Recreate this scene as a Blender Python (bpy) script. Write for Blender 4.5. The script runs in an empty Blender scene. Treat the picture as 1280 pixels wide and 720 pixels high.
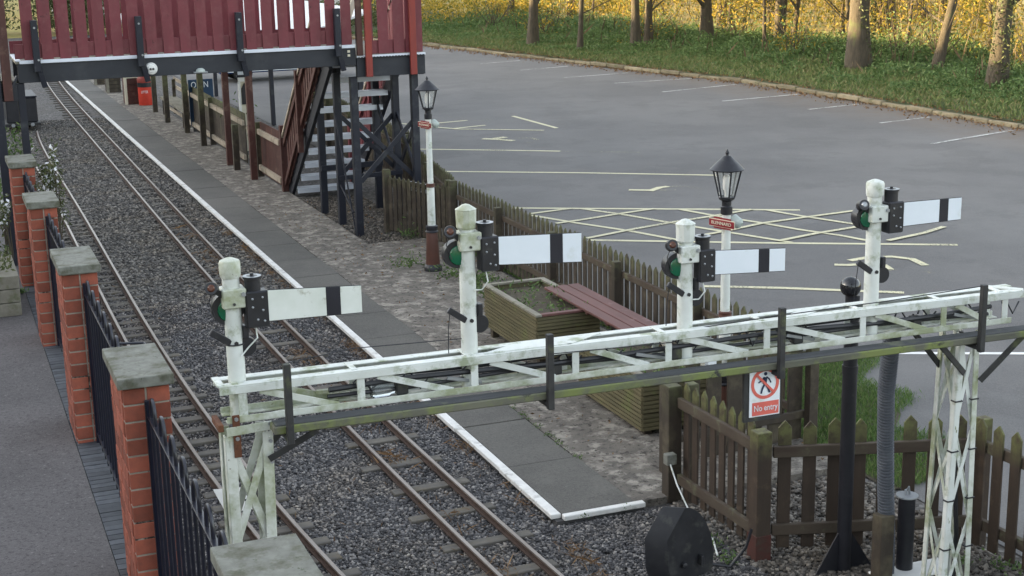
import bpy, math, random
import numpy as np
from mathutils import Vector, Matrix
rnd = random.Random(7)
NP = np.random.default_rng(11)
S = bpy.context.scene
COL = S.collection
# ------------------------------------------------------------------ camera (surveyed from the photo)
H = 4.6
PI_, RO_, YA_ = math.radians(13.66), math.radians(-1.17), math.radians(21.39)
FPX = 1850.0
cf = Vector((math.sin(YA_)*math.cos(PI_), math.cos(YA_)*math.cos(PI_), -math.sin(PI_)))
r0 = Vector((math.cos(YA_), -math.sin(YA_), 0)); u0 = r0.cross(cf)
cr = math.cos(RO_)*r0 + math.sin(RO_)*u0
cu = -math.sin(RO_)*r0 + math.cos(RO_)*u0
CAMP = Vector((0, 0, H))
def ray(px, py): return (px-640)/FPX*cr - (py-360)/FPX*cu + cf
def G(px, py, z=0.0):
    d = ray(px, py); p = CAMP + d*((z-H)/d.z); return (p.x, p.y, z)
def AX(px, py, X):
    d = ray(px, py); p = CAMP + d*(X/d.x); return (p.x, p.y, p.z)
def AY(px, py, Y):
    d = ray(px, py); p = CAMP + d*(Y/d.y); return (p.x, p.y, p.z)
cam = bpy.data.cameras.new('camera'); co = bpy.data.objects.new('camera', cam); COL.objects.link(co)
m = Matrix((cr, cu, -cf)).transposed().to_4x4(); m.translation = CAMP
co.matrix_world = m
cam.sensor_fit = 'HORIZONTAL'; cam.sensor_width = 36; cam.lens = 36*FPX/1280; cam.clip_start = .1; cam.clip_end = 2000
S.camera = co

# ------------------------------------------------------------------ materials
def nodes(name):
    m = bpy.data.materials.new(name); m.use_nodes = True
    nt = m.node_tree; b = nt.nodes['Principled BSDF']; return m, nt, b
def rgb(c): return (c[0], c[1], c[2], 1)
def mixc(nt, fac, a, b, mode='MIX'):
    n = nt.nodes.new('ShaderNodeMix'); n.data_type = 'RGBA'; n.blend_type = mode
    for i, v in ((0, fac), (6, a), (7, b)):
        if isinstance(v, (int, float)): n.inputs[i].default_value = v
        elif isinstance(v, tuple): n.inputs[i].default_value = rgb(v)
        else: nt.links.new(v, n.inputs[i])
    return n.outputs[2]
def coords(nt, stretch=(1, 1, 1), kind='Object'):
    t = nt.nodes.new('ShaderNodeTexCoord'); mp = nt.nodes.new('ShaderNodeMapping')
    mp.inputs['Scale'].default_value = stretch
    if kind == 'World':
        g = nt.nodes.new('ShaderNodeNewGeometry'); nt.links.new(g.outputs['Position'], mp.inputs[0])
    else: nt.links.new(t.outputs[kind], mp.inputs[0])
    return mp.outputs[0]
def noise(nt, v, scale, detail=6, rough=.6):
    n = nt.nodes.new('ShaderNodeTexNoise'); n.inputs['Scale'].default_value = scale
    n.inputs['Detail'].default_value = detail; n.inputs['Roughness'].default_value = rough
    nt.links.new(v, n.inputs['Vector']); return n.outputs['Fac']
def ramp(nt, v, p0, p1, inv=False):
    n = nt.nodes.new('ShaderNodeMapRange'); n.inputs[1].default_value = p0; n.inputs[2].default_value = p1
    if inv: n.inputs[3].default_value = 1; n.inputs[4].default_value = 0
    nt.links.new(v, n.inputs[0]); return n.outputs[0]
def mul(nt, a, b, op='MULTIPLY'):
    n = nt.nodes.new('ShaderNodeMath'); n.operation = op; n.use_clamp = op != 'ADD'
    for i, v in ((0, a), (1, b)):
        if isinstance(v, (int, float)): n.inputs[i].default_value = v
        else: nt.links.new(v, n.inputs[i])
    return n.outputs[0]
def bump(nt, b, h, st, dist=.01):
    n = nt.nodes.new('ShaderNodeBump'); n.inputs['Strength'].default_value = st; n.inputs['Distance'].default_value = dist
    nt.links.new(h, n.inputs['Height']); nt.links.new(n.outputs[0], b.inputs['Normal'])
def island(nt):
    g = nt.nodes.new('ShaderNodeNewGeometry'); return g.outputs['Random Per Island']
def PM(name, c1, c2, scale=8, stretch=(1, 1, 1), rough=.75, stain=None, stain_s=2.0, stain_t=(.55, .7), stain_a=1.0,
       isl=0.0, bs=.3, bd=.004, bscale=None, metallic=0, spec=.4, top=None, topz=(.7, 1.0), world=False, stain2=None, s2s=9, s2t=(.6, .66)):
    m, nt, b = nodes(name)
    v = coords(nt, stretch, 'World' if world else 'Object')
    n1 = noise(nt, v, scale)
    col = mixc(nt, ramp(nt, n1, .3, .7), c1, c2)
    if isl:
        r = island(nt); k = nt.nodes.new('ShaderNodeHueSaturation')
        mr = nt.nodes.new('ShaderNodeMapRange'); mr.inputs[3].default_value = 1-isl; mr.inputs[4].default_value = 1+isl
        nt.links.new(r, mr.inputs[0]); nt.links.new(mr.outputs[0], k.inputs['Value']); nt.links.new(col, k.inputs['Color']); col = k.outputs[0]
    v2 = coords(nt, (1, 1, 1), 'World' if world else 'Object')
    if stain:
        s = noise(nt, v2, stain_s, 8, .65)
        col = mixc(nt, mul(nt, ramp(nt, s, *stain_t), stain_a), col, stain)
    if stain2:
        s = noise(nt, v2, s2s, 8, .7)
        col = mixc(nt, ramp(nt, s, *s2t), col, stain2)
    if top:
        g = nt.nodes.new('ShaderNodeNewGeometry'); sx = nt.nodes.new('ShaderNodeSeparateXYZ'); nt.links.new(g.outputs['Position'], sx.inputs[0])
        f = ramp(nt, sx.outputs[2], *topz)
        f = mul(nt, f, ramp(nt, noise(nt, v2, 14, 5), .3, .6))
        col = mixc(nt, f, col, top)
    nt.links.new(col, b.inputs['Base Color'])
    b.inputs['Roughness'].default_value = rough; b.inputs['Metallic'].default_value = metallic
    b.inputs['Specular IOR Level'].default_value = spec
    if bs: bump(nt, b, noise(nt, v, bscale or scale*4, 8, .7), bs, bd)
    return m
M = {}
M['white'] = PM('weathered_white_paint', (.7, .73, .71), (.55, .58, .54), 6, rough=.45, stain=(.22, .26, .14), stain_s=7, stain_t=(.53, .66), stain_a=.8, bs=.15, stain2=(.12, .1, .07), s2s=38, s2t=(.68, .72))
M['white2'] = PM('white_paint_algae', (.68, .70, .67), (.52, .55, .48), 7, rough=.5, stain=(.27, .3, .17), stain_s=4.5, stain_t=(.44, .62), stain_a=.9, bs=.15, stain2=(.12, .1, .07), s2s=30, s2t=(.64, .7))
M['armwhite'] = PM('signal_arm_white', (.78, .83, .9), (.7, .76, .82), 3, rough=.4, stain=(.5, .52, .45), stain_s=6, stain_t=(.58, .75), stain_a=.5, bs=.05)
M['armworn'] = PM('signal_arm_white_worn', (.74, .77, .74), (.6, .64, .58), 4, rough=.5, stain=(.3, .3, .22), stain_s=7, stain_t=(.55, .66), bs=.1)
M['armblack'] = PM('signal_arm_black', (.012, .012, .02), (.02, .02, .03), 5, rough=.45, bs=.05)
M['black'] = PM('black_enamel', (.010, .011, .015), (.022, .022, .028), 8, rough=.4, stain=(.06, .06, .055), stain_s=9, stain_t=(.62, .75), bs=.1, spec=.5)
M['blackm'] = PM('black_weathered_steel', (.02, .02, .022), (.045, .045, .045), 10, rough=.6, stain=(.09, .1, .05), stain_s=6, stain_t=(.58, .7), bs=.15)
M['rail_black'] = PM('black_railing_paint', (.006, .007, .016), (.012, .013, .025), 8, rough=.28, bs=.05, spec=.6)
M['navy'] = PM('navy_painted_timber', (.008, .010, .020), (.016, .018, .028), 6, (1, 1, .3), rough=.5, stain=(.05, .055, .06), stain_s=3, bs=.15)
M['beam'] = PM('slate_painted_beam', (.02, .023, .031), (.033, .036, .045), 4, (.4, 1, 1), rough=.55, stain=(.045, .048, .055), stain_s=2.5, bs=.1)
M['redpick'] = PM('maroon_painted_picket', (.17, .035, .045), (.12, .028, .034), 5, (1, 1, .3), rough=.5, isl=.2, stain=(.22, .085, .085), stain_s=9, stain_t=(.5,.75), stain_a=.5, bs=.3, stain2=(.06,.02,.02), s2s=14, s2t=(.62,.7))
M['redpost'] = PM('red_painted_post', (.30, .045, .03), (.2, .035, .03), 6, (1, 1, .3), rough=.5, bs=.1)
M['brownred'] = PM('redbrown_stained_timber', (.095, .035, .028), (.055, .022, .018), 7, (1, 1, .25), rough=.6, stain=(.14, .08, .06), stain_s=5, bs=.25)
M['tread'] = PM('pale_worn_step', (.42, .45, .5), (.3, .32, .34), 7, (.3, 1, 1), rough=.6, stain=(.12, .12, .11), stain_s=5, bs=.1)
M['strip'] = PM('pale_deck_nosing', (.78, .82, .9), (.66, .7, .78), 7, (.3, 1, 1), rough=.5, bs=.1)
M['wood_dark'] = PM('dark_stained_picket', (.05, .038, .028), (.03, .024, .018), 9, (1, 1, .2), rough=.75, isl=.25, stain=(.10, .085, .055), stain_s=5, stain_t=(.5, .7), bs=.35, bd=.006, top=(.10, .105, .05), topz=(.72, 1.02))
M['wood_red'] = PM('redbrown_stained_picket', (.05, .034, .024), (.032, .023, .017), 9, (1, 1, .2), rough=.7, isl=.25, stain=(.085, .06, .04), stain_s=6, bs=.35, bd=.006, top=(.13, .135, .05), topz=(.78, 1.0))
M['wood_grey'] = PM('silvered_timber', (.26, .245, .2), (.17, .155, .12), 8, (1, .25, 1), rough=.8, stain=(.1, .11, .05), stain_s=4, bs=.3)
M['rail_wood'] = PM('dark_fence_rail', (.055, .038, .028), (.085, .068, .048), 9, (.3, .3, 1), rough=.8, stain=(.12, .12, .07), stain_s=6, stain_t=(.55, .7), bs=.3)
M['pale_rail'] = PM('pale_fence_rail', (.42, .36, .28), (.3, .25, .19), 8, (1, .2, 1), rough=.7, stain=(.12, .09, .06), stain_s=5, bs=.2)
M['board'] = PM('mossy_walkway_board', (.15, .15, .11), (.09, .09, .075), 9, (.2, 1, 1), rough=.85, stain=(.17, .2, .07), stain_s=3, stain_t=(.48, .6), bs=.4, stain2=(.04, .04, .04), s2s=5)
M['boardtop'] = PM('grey_walkway_top', (.075, .078, .085), (.045, .048, .05), 12, (.2, 2, 1), rough=.8, stain=(.14, .15, .1), stain_s=4, bs=.4)
M['planter'] = PM('decking_planter', (.135, .115, .06), (.09, .08, .043), 9, (.25, .25, 1), rough=.8, stain=(.13, .14, .05), stain_s=4, bs=.3, isl=.1)
M['bench_red'] = PM('maroon_bench_slat', (.145, .062, .055), (.1, .045, .04), 8, (1, .15, 1), rough=.6, stain=(.3, .2, .19), stain_s=4, stain_t=(.6, .8), bs=.2)
M['brick'] = PM('red_facing_brick', (.34, .095, .058), (.24, .075, .05), 14, rough=.85, isl=.32, stain=(.2, .07, .05), stain_s=9, stain_t=(.6, .75), bs=.35, bd=.003)
M['mortar'] = PM('mortar', (.42, .38, .32), (.27, .24, .2), 18, rough=.9, stain=(.05, .045, .04), stain_s=3.5, stain_t=(.55, .6), bs=.3)
M['cap'] = PM('concrete_coping', (.23, .235, .205), (.15, .15, .13), 16, rough=.9, stain=(.10, .10, .07), stain_s=7, stain_t=(.5,.66), bs=.5, bd=.003, stain2=(.09, .1, .07), s2s=20)
M['paintcap'] = PM('white_paint_clean', (.8, .8, .78), (.7, .7, .68), 5, rough=.5, bs=.05)
M['green'] = PM('green_glass_lens', (.005, .09, .045), (.01, .13, .06), 3, rough=.2, bs=0, spec=.6)
M['redlens'] = PM('amber_lens', (.12, .04, .02), (.07, .025, .015), 4, rough=.3, bs=0)
M['lampbrown'] = PM('brown_lamp_base', (.10, .04, .028), (.07, .03, .022), 6, rough=.5, stain=(.15, .12, .1), stain_s=7, stain_t=(.6, .8), bs=.1)
M['maroon'] = PM('maroon_sign', (.22, .015, .025), (.2, .012, .02), 3, rough=.5, bs=0)
M['cream'] = PM('cream_paint', (.7, .66, .52), (.62, .58, .46), 5, rough=.6, bs=.05)
M['signwhite'] = PM('sign_white', (.8, .84, .88), (.74, .78, .82), 3, rough=.4, bs=0, stain=(.6, .6, .55), stain_s=6)
M['signred'] = PM('sign_red_faded', (.72, .16, .12), (.6, .12, .1), 4, rough=.5, bs=0)
M['signblue'] = PM('sign_navy', (.01, .02, .05), (.02, .03, .09), 3, rough=.5, bs=0)
M['blueboard'] = PM('blue_board', (.02, .06, .12), (.015, .04, .09), 4, rough=.5, bs=0)
M['plastic'] = PM('black_plastic_cover', (.012, .013, .016), (.03, .03, .034), 6, rough=.5, stain=(.06, .06, .055), stain_s=8, bs=.15)
M['hose'] = PM('grey_black_hose', (.07, .078, .095), (.1, .108, .125), 8, rough=.45, bs=0)
M['red_bin'] = PM('red_plastic', (.62, .06, .035), (.5, .045, .03), 4, rough=.4, bs=0)
M['rust'] = PM('rusty_steel', (.10, .035, .02), (.16, .07, .035), 12, rough=.85, stain=(.04, .02, .015), stain_s=8, bs=.3)
M['steel'] = PM('galvanised_steel', (.4, .42, .45), (.3, .32, .34), 9, rough=.4, metallic=.6, bs=.05)
M['railhead'] = PM('polished_rail', (.36, .32, .29), (.2, .165, .14), 6, (1, .1, 1), rough=.45, metallic=.4, bs=.05)
M['railside'] = PM('rusty_rail_web', (.055, .036, .028), (.09, .055, .04), 14, rough=.85, bs=.2)
M['sleeper'] = PM('weathered_sleeper', (.07, .065, .062), (.12, .108, .088), 9, (.3, 2, 1), rough=.85, isl=.3, stain=(.12, .1, .07), stain_s=5, bs=.4)
M['glassy'] = PM('clear_glass', (.7, .75, .78), (.65, .7, .72), 3, rough=.05, bs=0)
M['glassy'].node_tree.nodes['Principled BSDF'].inputs['Transmission Weight'].default_value = .85
M['bulb'] = PM('frosted_bulb', (.85, .85, .82), (.8, .8, .78), 3, rough=.3, bs=0)
M['soil'] = PM('potting_soil', (.06, .05, .035), (.1, .085, .06), 20, rough=.95, bs=.6, bd=.01)
M['blue_car'] = PM('dark_blue_car_paint', (.01, .035, .14), (.012, .04, .15), 2, rough=.25, bs=0, spec=.6)
M['glassdark'] = PM('dark_window_glass', (.02, .025, .03), (.03, .035, .04), 2, rough=.08, bs=0)
M['tyre'] = PM('tyre_rubber', (.015, .015, .015), (.025, .025, .025), 6, rough=.8, bs=.1)
M['roofwhite'] = PM('white_roof_sheet', (.6, .61, .62), (.52, .53, .54), 2, rough=.6, bs=0)
M['bark'] = PM('grey_brown_bark', (.10, .08, .055), (.05, .042, .03), 5, (3, 3, .6), rough=.95, stain=(.09, .11, .04), stain_s=1.6, bs=.8, bd=.03)
M['oxide'] = PM('faded_red_oxide_paint', (.085, .026, .02), (.05, .022, .017), 9, rough=.8, stain=(.06,.04,.03), stain_s=9, bs=.2)
M['asphalt'] = None
def leafmat(name, c1, c2, c3, trans=.35):
    m, nt, b = nodes(name)
    r = island(nt); cr_ = nt.nodes.new('ShaderNodeValToRGB'); e = cr_.color_ramp.elements
    e[0].color = rgb(c1); e[1].color = rgb(c3); k = cr_.color_ramp.elements.new(.5); k.color = rgb(c2)
    nt.links.new(r, cr_.inputs[0])
    col = cr_.outputs[0]; nt.links.new(col, b.inputs['Base Color']); b.inputs['Roughness'].default_value = .6
    b.inputs['Specular IOR Level'].default_value = .25
    t = nt.nodes.new('ShaderNodeBsdfTranslucent'); nt.links.new(col, t.inputs[0])
    mx = nt.nodes.new('ShaderNodeMixShader'); mx.inputs[0].default_value = trans
    nt.links.new(b.outputs[0], mx.inputs[1]); nt.links.new(t.outputs[0], mx.inputs[2])
    nt.links.new(mx.outputs[0], nt.nodes['Material Output'].inputs[0]); return m
M['leaf_y'] = leafmat('spring_leaf_yellowgreen', (.07, .09, .015), (.27, .21, .03), (.5, .33, .055), .5)
M['leaf_g'] = leafmat('verge_leaf_green', (.05, .095, .03), (.10, .165, .05), (.16, .22, .08), .25)
M['leaf_d'] = leafmat('dark_hedge_leaf', (.05, .07, .025), (.09, .11, .04), (.15, .15, .07), .2)
M['grass'] = leafmat('grass_blade', (.06, .12, .03), (.11, .19, .05), (.2, .25, .09), .25)
M['grass_v'] = leafmat('pale_verge_grass', (.08, .13, .04), (.15, .19, .06), (.22, .19, .09), .2)
M['dead'] = leafmat('dead_leaf', (.10, .06, .03), (.2, .11, .05), (.28, .17, .08), .1)
M['flower'] = leafmat('white_petal', (.75, .75, .8), (.85, .85, .88), (.7, .68, .72), .2)
M['twig'] = PM('brown_twig', (.16, .11, .06), (.07, .05, .03), 6, rough=.9, isl=.6, bs=0)
# stones
def stonemat(name, cs):
    m, nt, b = nodes(name); r = island(nt); cr_ = nt.nodes.new('ShaderNodeValToRGB'); e = cr_.color_ramp.elements
    cr_.color_ramp.interpolation = 'LINEAR'
    e[0].color = rgb(cs[0]); e[0].position = 0; e[1].color = rgb(cs[-1]); e[1].position = 1
    for i, c in enumerate(cs[1:-1]): k = e.new((i+1)/(len(cs)-1)); k.color = rgb(c)
    nt.links.new(r, cr_.inputs[0])
    col = mixc(nt, .3, cr_.outputs[0], noise(nt, coords(nt), 60), 'OVERLAY')
    v = coords(nt, (1, 1, 1), 'World'); col = mixc(nt, mul(nt, ramp(nt, noise(nt, v, 1.1, 5), .48, .7), .5), col, mixc(nt, 1.0, col, (1.3, 1.12, .85), 'MULTIPLY'))
    nt.links.new(col, b.inputs['Base Color']); b.inputs['Roughness'].default_value = .8; return m
M['stone'] = stonemat('ballast_chippings', [(.025, .025, .027), (.045, .044, .047), (.07, .068, .072), (.105, .102, .106), (.17, .16, .158), (.32, .3, .28)])
M['stone_m'] = stonemat('dusty_ballast', [(.05, .047, .045), (.075, .071, .068), (.105, .099, .094), (.14, .132, .122), (.2, .185, .165), (.3, .28, .25)])
M['stone_l'] = stonemat('pale_gravel', [(.045, .04, .035), (.08, .07, .06), (.13, .115, .1), (.24, .215, .185)])
# ground materials
def ground_ballast():
    m, nt, b = nodes('ballast_ground'); v = coords(nt, (1, 1, 1), 'World')
    vo = nt.nodes.new('ShaderNodeTexVoronoi'); vo.inputs['Scale'].default_value = 26; nt.links.new(v, vo.inputs['Vector'])
    sx = nt.nodes.new('ShaderNodeSeparateColor'); nt.links.new(vo.outputs['Color'], sx.inputs[0])
    col = mixc(nt, mul(nt, sx.outputs[0], sx.outputs[0]), (.055, .051, .05), (.19, .18, .172))
    n = noise(nt, v, .8, 5); col = mixc(nt, mul(nt, ramp(nt, n, .45, .7), .45), col, (.10, .085, .06))
    n = noise(nt, v, 3, 5); col = mixc(nt, mul(nt, ramp(nt, n, .6, .75), .4), col, (.055, .07, .03))
    nt.links.new(col, b.inputs['Base Color']); b.inputs['Roughness'].default_value = .9
    bump(nt, b, vo.outputs['Distance'], .8, .02); return m
M['ballast'] = ground_ballast()
def asphalt(name, c1, c2, sp=.10, brown=None, bx=None, coarse=.12):
    m, nt, b = nodes(name); v = coords(nt, (1, 1, 1), 'World')
    col = mixc(nt, ramp(nt, noise(nt, v, .22, 7, .65), .4, .6), c1, c2)
    col = mixc(nt, mul(nt, ramp(nt, noise(nt, v, .5, 8, .7), .52, .58), .34), col, tuple(k*.6 for k in c1))
    col = mixc(nt, mul(nt, ramp(nt, noise(nt, v, 1.3, 6, .7), .5, .75), .35), col, tuple(k*.72 for k in c1))
    col = mixc(nt, mul(nt, ramp(nt, noise(nt, v, 90, 3), .4, .7), .5), col, tuple(k*1.5 for k in c2))
    col = mixc(nt, mul(nt, ramp(nt, noise(nt, v, 34, 5, .8), .5, .68), coarse), col, tuple(k*.35 for k in c1))
    col = mixc(nt, mul(nt, ramp(nt, noise(nt, v, 27, 5, .8), .58, .7), coarse), col, tuple(k*1.9 for k in c2))
    col = mixc(nt, mul(nt, ramp(nt, noise(nt, v, 11, 6, .75), .64, .72), .5), col, (sp*.5, sp*.48, sp*.45))
    if brown:
        g = nt.nodes.new('ShaderNodeSeparateXYZ'); nt.links.new(v, g.inputs[0])
        f = mul(nt, ramp(nt, g.outputs[0], *bx), ramp(nt, noise(nt, v, 2.2, 8, .75), .3, .62)); col = mixc(nt, f, col, brown)
    nt.links.new(col, b.inputs['Base Color']); b.inputs['Roughness'].default_value = .82
    bump(nt, b, noise(nt, v, 120, 4), .35, .004); return m
M['asphalt'] = asphalt('car_park_asphalt', (.10, .098, .098), (.142, .138, .135), brown=(.14, .105, .075), bx=(20.2, 22.6))
M['pave'] = asphalt('brushed_pavement', (.062, .056, .057), (.115, .104, .105), sp=.3, coarse=1.0)
M['slab'] = asphalt('platform_slab_grey', (.062, .059, .053), (.112, .105, .093), sp=.25, coarse=.45)
M['apron'] = PM('rough_worn_concrete', (.2, .178, .152), (.12, .108, .095), 5, rough=.92, world=True, stain=(.34, .31, .265), stain_s=6, stain_t=(.5, .62), bs=1.0, bd=.02, bscale=40, stain2=(.05, .043, .037), s2s=16, s2t=(.54, .62))
M['edgewhite'] = PM('platform_edge_white', (.78, .77, .74), (.62, .61, .58), 9, rough=.7, world=True, stain=(.35, .34, .32), stain_s=7, stain_t=(.55, .7), bs=.2)
M['edgeside'] = PM('platform_edge_side', (.09, .085, .085), (.05, .05, .05), 9, rough=.9, world=True, bs=.3)
M['bluebrick'] = PM('blue_paviour', (.05, .055, .066), (.08, .085, .095), 12, rough=.7, isl=.3, bs=.2)
M['kerb'] = PM('mossy_kerb_stone', (.24, .2, .13), (.15, .13, .08), 4, rough=.95, isl=.3, stain=(.08, .09, .035), stain_s=3, bs=.5, world=True)
M['earth'] = PM('verge_earth', (.05, .08, .028), (.08, .075, .04), 2.5, rough=1, world=True, stain=(.12, .11, .05), stain_s=1.1, bs=.6, bd=.05)
M['field'] = PM('pasture', (.3, .27, .07), (.36, .26, .09), .4, rough=1, world=True, stain=(.3, .2, .09), stain_s=.15, bs=.4, bd=.1, bscale=3)
M['litter'] = M['dead']
def paintm(name, c, wear):
    m, nt, b = nodes(name); v = coords(nt, (1, 1, 1), 'World')
    nt.links.new(mixc(nt, ramp(nt, noise(nt, v, 3, 5), .3, .7), c, tuple(k*.82 for k in c)), b.inputs['Base Color'])
    b.inputs['Roughness'].default_value = .7
    n = noise(nt, v, 26, 8, .8); n2 = noise(nt, v, .9, 3)
    a = mul(nt, ramp(nt, mul(nt, n, mul(nt, n2, .55), 'ADD'), wear, wear+.12), 1.0)
    nt.links.new(a, b.inputs['Alpha']); return m
M['yline'] = paintm('yellow_bay_paint', (.66, .62, .42), .6)
M['yline_w'] = paintm('worn_yellow_paint', (.55, .52, .36), .78)
M['wline'] = paintm('white_bay_paint', (.6, .6, .58), .68)
M['wline_s'] = paintm('white_fresh_paint', (.78, .78, .76), .4)

# ------------------------------------------------------------------ object helpers
ORI = {}
def origin(o): return ORI.get(o.name, Vector((0, 0, 0)))
def thing(name, label, cat, loc=(0, 0, 0), group=None):
    o = bpy.data.objects.new(name, None); COL.objects.link(o); o.location = loc; o.empty_display_size = .1
    o['label'] = label; o['category'] = cat
    if group: o['group'] = group
    ORI[o.name] = Vector(loc); return o
def tag(o, label=None, cat=None, group=None, kind=None):
    if label: o['label'] = label
    if cat: o['category'] = cat
    if group: o['group'] = group
    if kind: o['kind'] = kind
    return o
class MB:
    def __init__(s): s.v = []; s.f = []; s.mi = []; s.m = 0
    def add(s, vs, fs):
        n = len(s.v); s.v += [tuple(x) for x in vs]
        for f in fs: s.f.append([n+i for i in f]); s.mi.append(s.m)
        return s
    def box(s, a, b):
        x0, y0, z0 = a; x1, y1, z1 = b
        if x0 > x1: x0, x1 = x1, x0
        if y0 > y1: y0, y1 = y1, y0
        if z0 > z1: z0, z1 = z1, z0
        return s.add([(x0, y0, z0), (x1, y0, z0), (x1, y1, z0), (x0, y1, z0), (x0, y0, z1), (x1, y0, z1), (x1, y1, z1), (x0, y1, z1)],
                     [(0, 3, 2, 1), (4, 5, 6, 7), (0, 1, 5, 4), (1, 2, 6, 5), (2, 3, 7, 6), (3, 0, 4, 7)])
    def bar(s, p, q, w, h, up=(0, 0, 1)):
        p = Vector(p); q = Vector(q); d = (q-p).normalized(); u = Vector(up)
        if abs(d.dot(u)) > .97: u = Vector((0, 1, 0))
        a = d.cross(u).normalized()*w/2; b = a.cross(d).normalized()*h/2
        vs = [p-a-b, p+a-b, p+a+b, p-a+b, q-a-b, q+a-b, q+a+b, q-a+b]
        return s.add(vs, [(0, 1, 2, 3), (7, 6, 5, 4), (0, 4, 5, 1), (1, 5, 6, 2), (2, 6, 7, 3), (3, 7, 4, 0)])
    def tube(s, pts, r, n=12, cap=True):
        pts = [Vector(p) for p in pts]; rs = r if isinstance(r, (list, tuple)) else [r]*len(pts)
        rings = []; ref = None
        for i, p in enumerate(pts):
            d = (pts[min(i+1, len(pts)-1)]-pts[max(i-1, 0)]).normalized()
            if ref is None:
                ref = Vector((1, 0, 0)) if abs(d.x) < .9 else Vector((0, 1, 0))
            a = (ref - d*ref.dot(d)).normalized(); b = d.cross(a); ref = a
            rings.append([p+(a*math.cos(t)+b*math.sin(t))*rs[i] for t in [2*math.pi*k/n for k in range(n)]])
        vs = [v for r_ in rings for v in r_]; fs = []
        for i in range(len(pts)-1):
            for k in range(n):
                fs.append((i*n+k, i*n+(k+1) % n, (i+1)*n+(k+1) % n, (i+1)*n+k))
        if cap: fs.append(tuple(range(n))[::-1]); fs.append(tuple((len(pts)-1)*n+k for k in range(n)))
        return s.add(vs, fs)
    def lathe(s, c, prof, n=20, ax=(0, 0, 1)):
        ax = Vector(ax).normalized(); c = Vector(c)
        pts = [c+ax*z for r, z in prof]; ref = Vector((1, 0, 0)) if abs(ax.x) < .9 else Vector((0, 1, 0))
        a = (ref-ax*ref.dot(ax)).normalized(); b = ax.cross(a); vs = []; fs = []
        off = math.pi/n
        for (r, z), p in zip(prof, pts):
            for k in range(n):
                t = 2*math.pi*k/n+off; vs.append(p+(a*math.cos(t)+b*math.sin(t))*max(r, 1e-4))
        for i in range(len(prof)-1):
            for k in range(n): fs.append((i*n+k, i*n+(k+1) % n, (i+1)*n+(k+1) % n, (i+1)*n+k))
        fs.append(tuple(range(n))[::-1]); fs.append(tuple((len(prof)-1)*n+k for k in range(n)))
        return s.add(vs, fs)
    def prism(s, poly, off):
        n = len(poly); off = Vector(off); p = [Vector(x) for x in poly]; q = [x+off for x in p]
        fs = [tuple(range(n))[::-1], tuple(range(n, 2*n))]+[(i, (i+1) % n, n+(i+1) % n, n+i) for i in range(n)]
        return s.add(p+q, fs)
    def build(s, name, mats, parent=None, bevel=0, smooth=False, seg=1):
        if not isinstance(mats, (list, tuple)): mats = [mats]
        o0 = Vector((0, 0, 0))
        if parent is not None: o0 = origin(parent)
        me = bpy.data.meshes.new(name); me.from_pydata([tuple(Vector(v)-o0) for v in s.v], [], s.f)
        for m_ in mats: me.materials.append(m_)
        if len(mats) > 1: me.polygons.foreach_set('material_index', s.mi)
        import bmesh
        bm = bmesh.new(); bm.from_mesh(me); bmesh.ops.recalc_face_normals(bm, faces=bm.faces); bm.to_mesh(me); bm.free()
        o = bpy.data.objects.new(name, me); COL.objects.link(o)
        if parent is not None: o.parent = parent
        ORI[o.name] = o0
        if smooth:
            me.polygons.foreach_set('use_smooth', [True]*len(me.polygons))
            e = o.modifiers.new('split', 'EDGE_SPLIT'); e.split_angle = math.radians(38)
        if bevel:
            b = o.modifiers.new('bevel', 'BEVEL'); b.width = bevel; b.segments = seg; b.limit_method = 'ANGLE'; b.angle_limit = math.radians(35)
        return o
def box(name, a, b, mt, parent=None, bevel=.004): return MB().box(a, b).build(name, mt, parent, bevel)
def struct(name, mb, mt, **k): o = mb.build(name, mt, **k); o['kind'] = 'structure'; return o
def text_mesh(body, size, mt, name, parent, loc, xdir, ydir, extr=.0012, width=None):
    cv = bpy.data.curves.new(name, 'FONT'); cv.body = body; cv.size = size; cv.extrude = extr; cv.align_x = 'CENTER'; cv.align_y = 'CENTER'
    t = bpy.data.objects.new('tmp_text', cv); COL.objects.link(t)
    dg = bpy.context.evaluated_depsgraph_get(); me = bpy.data.meshes.new_from_object(t.evaluated_get(dg))
    bpy.data.objects.remove(t); me.name = name
    x = Vector(xdir).normalized(); y = Vector(ydir).normalized(); z = x.cross(y)
    mt4 = Matrix((x, y, z)).transposed().to_4x4(); sc = 1
    if width:
        xs = [v.co.x for v in me.vertices]; sc = width/(max(xs)-min(xs))
    o0 = origin(parent)
    for v in me.vertices:
        c = v.co.copy(); c.x *= sc; v.co = (mt4 @ c)+Vector(loc)-o0
    me.materials.clear(); me.materials.append(mt)
    o = bpy.data.objects.new(name, me); COL.objects.link(o); o.parent = parent; ORI[o.name] = o0; return o
def quads(name, P, A, B, mt, parent=None, kind=None, cx=None):
    """many leaf-like quads: centres P, half axes A, B (numpy)"""
    n = len(P); o0 = np.array(origin(parent)) if parent is not None else np.zeros(3)
    V = np.empty((n, 4, 3)); V[:, 0] = P-B; V[:, 1] = P+A*.6; V[:, 2] = P+B; V[:, 3] = P-A*.6
    V = (V-o0).reshape(-1, 3)
    me = bpy.data.meshes.new(name); me.vertices.add(4*n); me.vertices.foreach_set('co', V.ravel())
    me.loops.add(4*n); me.loops.foreach_set('vertex_index', np.arange(4*n, dtype=np.int32))
    me.polygons.add(n); me.polygons.foreach_set('loop_start', np.arange(0, 4*n, 4, dtype=np.int32))
    me.materials.append(mt); me.update(calc_edges=True)
    o = bpy.data.objects.new(name, me); COL.objects.link(o)
    if parent is not None: o.parent = parent
    ORI[o.name] = Vector(o0)
    if kind: o['kind'] = kind
    return o
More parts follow.
